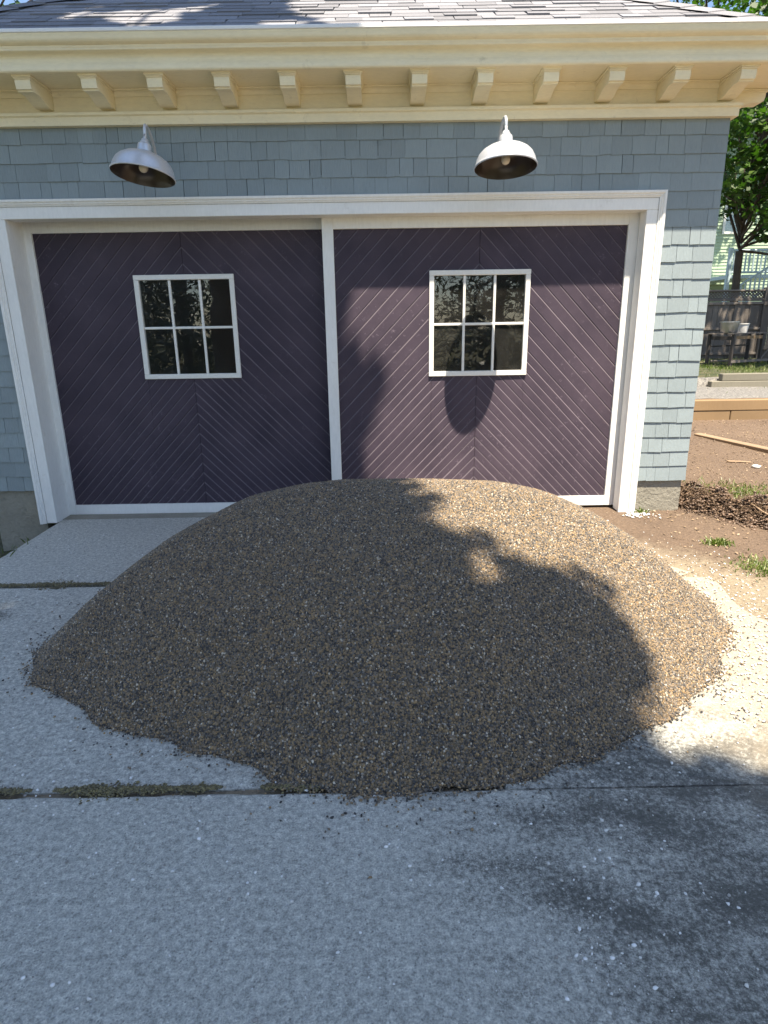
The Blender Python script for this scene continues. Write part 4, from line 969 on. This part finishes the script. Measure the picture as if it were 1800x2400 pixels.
# leaves placed to cast the wanted shadow outline: dense inside, thin rim, open over the roof
ok = ins & ((ed > 0.05) | (rng.uniform(0, 1, NL) < 0.55))
over_roof = P[:, 1] > 1.2
hole = vnoise(P[:, 0], P[:, 1], 2.1, 51) + 0.5*vnoise(P[:, 0], P[:, 1], 5.5, 52)
ok &= ~(over_roof & (hole > 1.0))
rim = (P[:, 1] < 1.2) & (P[:, 1] > -3.6)
sprig = 0.55*vnoise(P[:, 0], P[:, 1], 5.0, 53)+0.45*vnoise(P[:, 0], P[:, 1], 11.0, 55)
ok |= (~ins) & (ed < 0.26) & rim & (sprig > 0.63+0.9*ed) & (rng.uniform(0, 1, NL) < 0.75)
ok &= ~(ins & (ed < 0.30) & rim & (sprig < 0.31-0.5*ed))
P = P[ok]; h0 = 10.2+2.2*vnoise(P[:, 0], P[:, 1], 0.55, 54)+rng.uniform(-0.7, 1.2, len(P))
Cl = np.column_stack([P[:, 0]+h0*SUN.x/SUN.z, P[:, 1]+h0*SUN.y/SUN.z, h0])
sb_ = np.array(sh_t.location)
batch('crown', leaf_polys(Cl-sb_, 0.17, RHOMB, 0.8), 4, 'leaf', sh_t, rng.uniform(0, 1, len(Cl)))
tk = MB(); B = Vector(sh_t.location); fk = Vector((-3.0, -9.0, 6.4))
tk.tube([B-Vector((0, 0, 0.3)), B+Vector((0, 0.05, 0.4)), B.lerp(fk, 0.55)+Vector((0.1, 0, 0)), fk, fk+Vector((0.2, 0.8, 2.2)), fk+Vector((0.5, 1.9, 4.6))], [0.42, 0.32, 0.27, 0.25, 0.16, 0.04], 12)
for i in rng.choice(len(Cl), 46, replace=False): limb(tk, fk+Vector((0.1, 0.3, random.uniform(-0.4, 1.6))), tuple(Cl[i]), 0.075, 0.01, 6, 7, 0.25)
tk.v = [tuple(Vector(v)-B) for v in tk.v]; autosmooth(tk.build('trunk', 'bark', sh_t), 60)

# spruces seen mirrored in the panes
def spruce(label, base, hgt, rad):
    t = empty('spruce_tree', base); tag(t, label, 'tree', 'spruces behind the viewer')
    MB().tube([(0, 0, -0.2), (0, 0, hgt*0.5), (0, 0, hgt)], [0.22, 0.14, 0.02], 9).build('trunk', 'bark', t, True)
    C = []
    z = 0.5
    while z < hgt:
        r = rad*(1-z/hgt)**0.8+0.1; nb = 9
        for k in range(nb):
            a = random.uniform(0, 6.28)
            for s_ in np.arange(0.15, 1.0, 0.30/max(r, 0.3)):
                for _ in range(5): C.append((math.cos(a)*r*s_+random.gauss(0, 0.1), math.sin(a)*r*s_+random.gauss(0, 0.1), z-0.35*r*s_*s_-random.uniform(0, 0.22)))
        z += 0.34
    C = np.array(C); batch('crown', leaf_polys(C, 0.34, [(0, -0.5), (0.12, 0), (0, 0.5), (-0.12, 0)], 0.2), 4, 'needle', t, rng.uniform(0, 1, len(C)))
spruce('spruce tree mirrored in the window of the set back door', (-5.6, -15.5, 0.0), 11, 2.9)
spruce('tall spruce tree growing beside the mirrored one', (-9.2, -19, 0.0), 13, 3.3)
spruce('dark spruce tree mirrored in the window crossed by the lamp shadow', (4.6, -17, 0.0), 12, 3.2)
spruce('slim spruce tree between the other spruces behind the viewer', (0.2, -22, 0.0), 12, 3.0)
spruce('broad spruce tree far out behind the viewer past the driveway', (8.8, -21, 0.0), 11, 3.2)

nc = 7000; cx_ = rng.uniform(2.3, 6.5, nc); cy_ = rng.uniform(-1.6, 4.0, nc); kp = vnoise(cx_, cy_, 2.2, 81) > 0.3; cx_, cy_ = cx_[kp], cy_[kp]
kp = ~((cx_ < GX1+0.05) & (cy_ > 0.0)); cx_, cy_ = cx_[kp], cy_[kp]
o = lumps('soil_crumbs', np.column_stack([cx_, cy_, ground_z(cx_, cy_)+0.001]), np.abs(rng.normal(0.005, 0.003, len(cx_)))+0.0015, 0.8, 'crumb'); tag(o, 'crumbs of soil and small stones strewn over the bare dirt', 'soil', None, 'stuff')
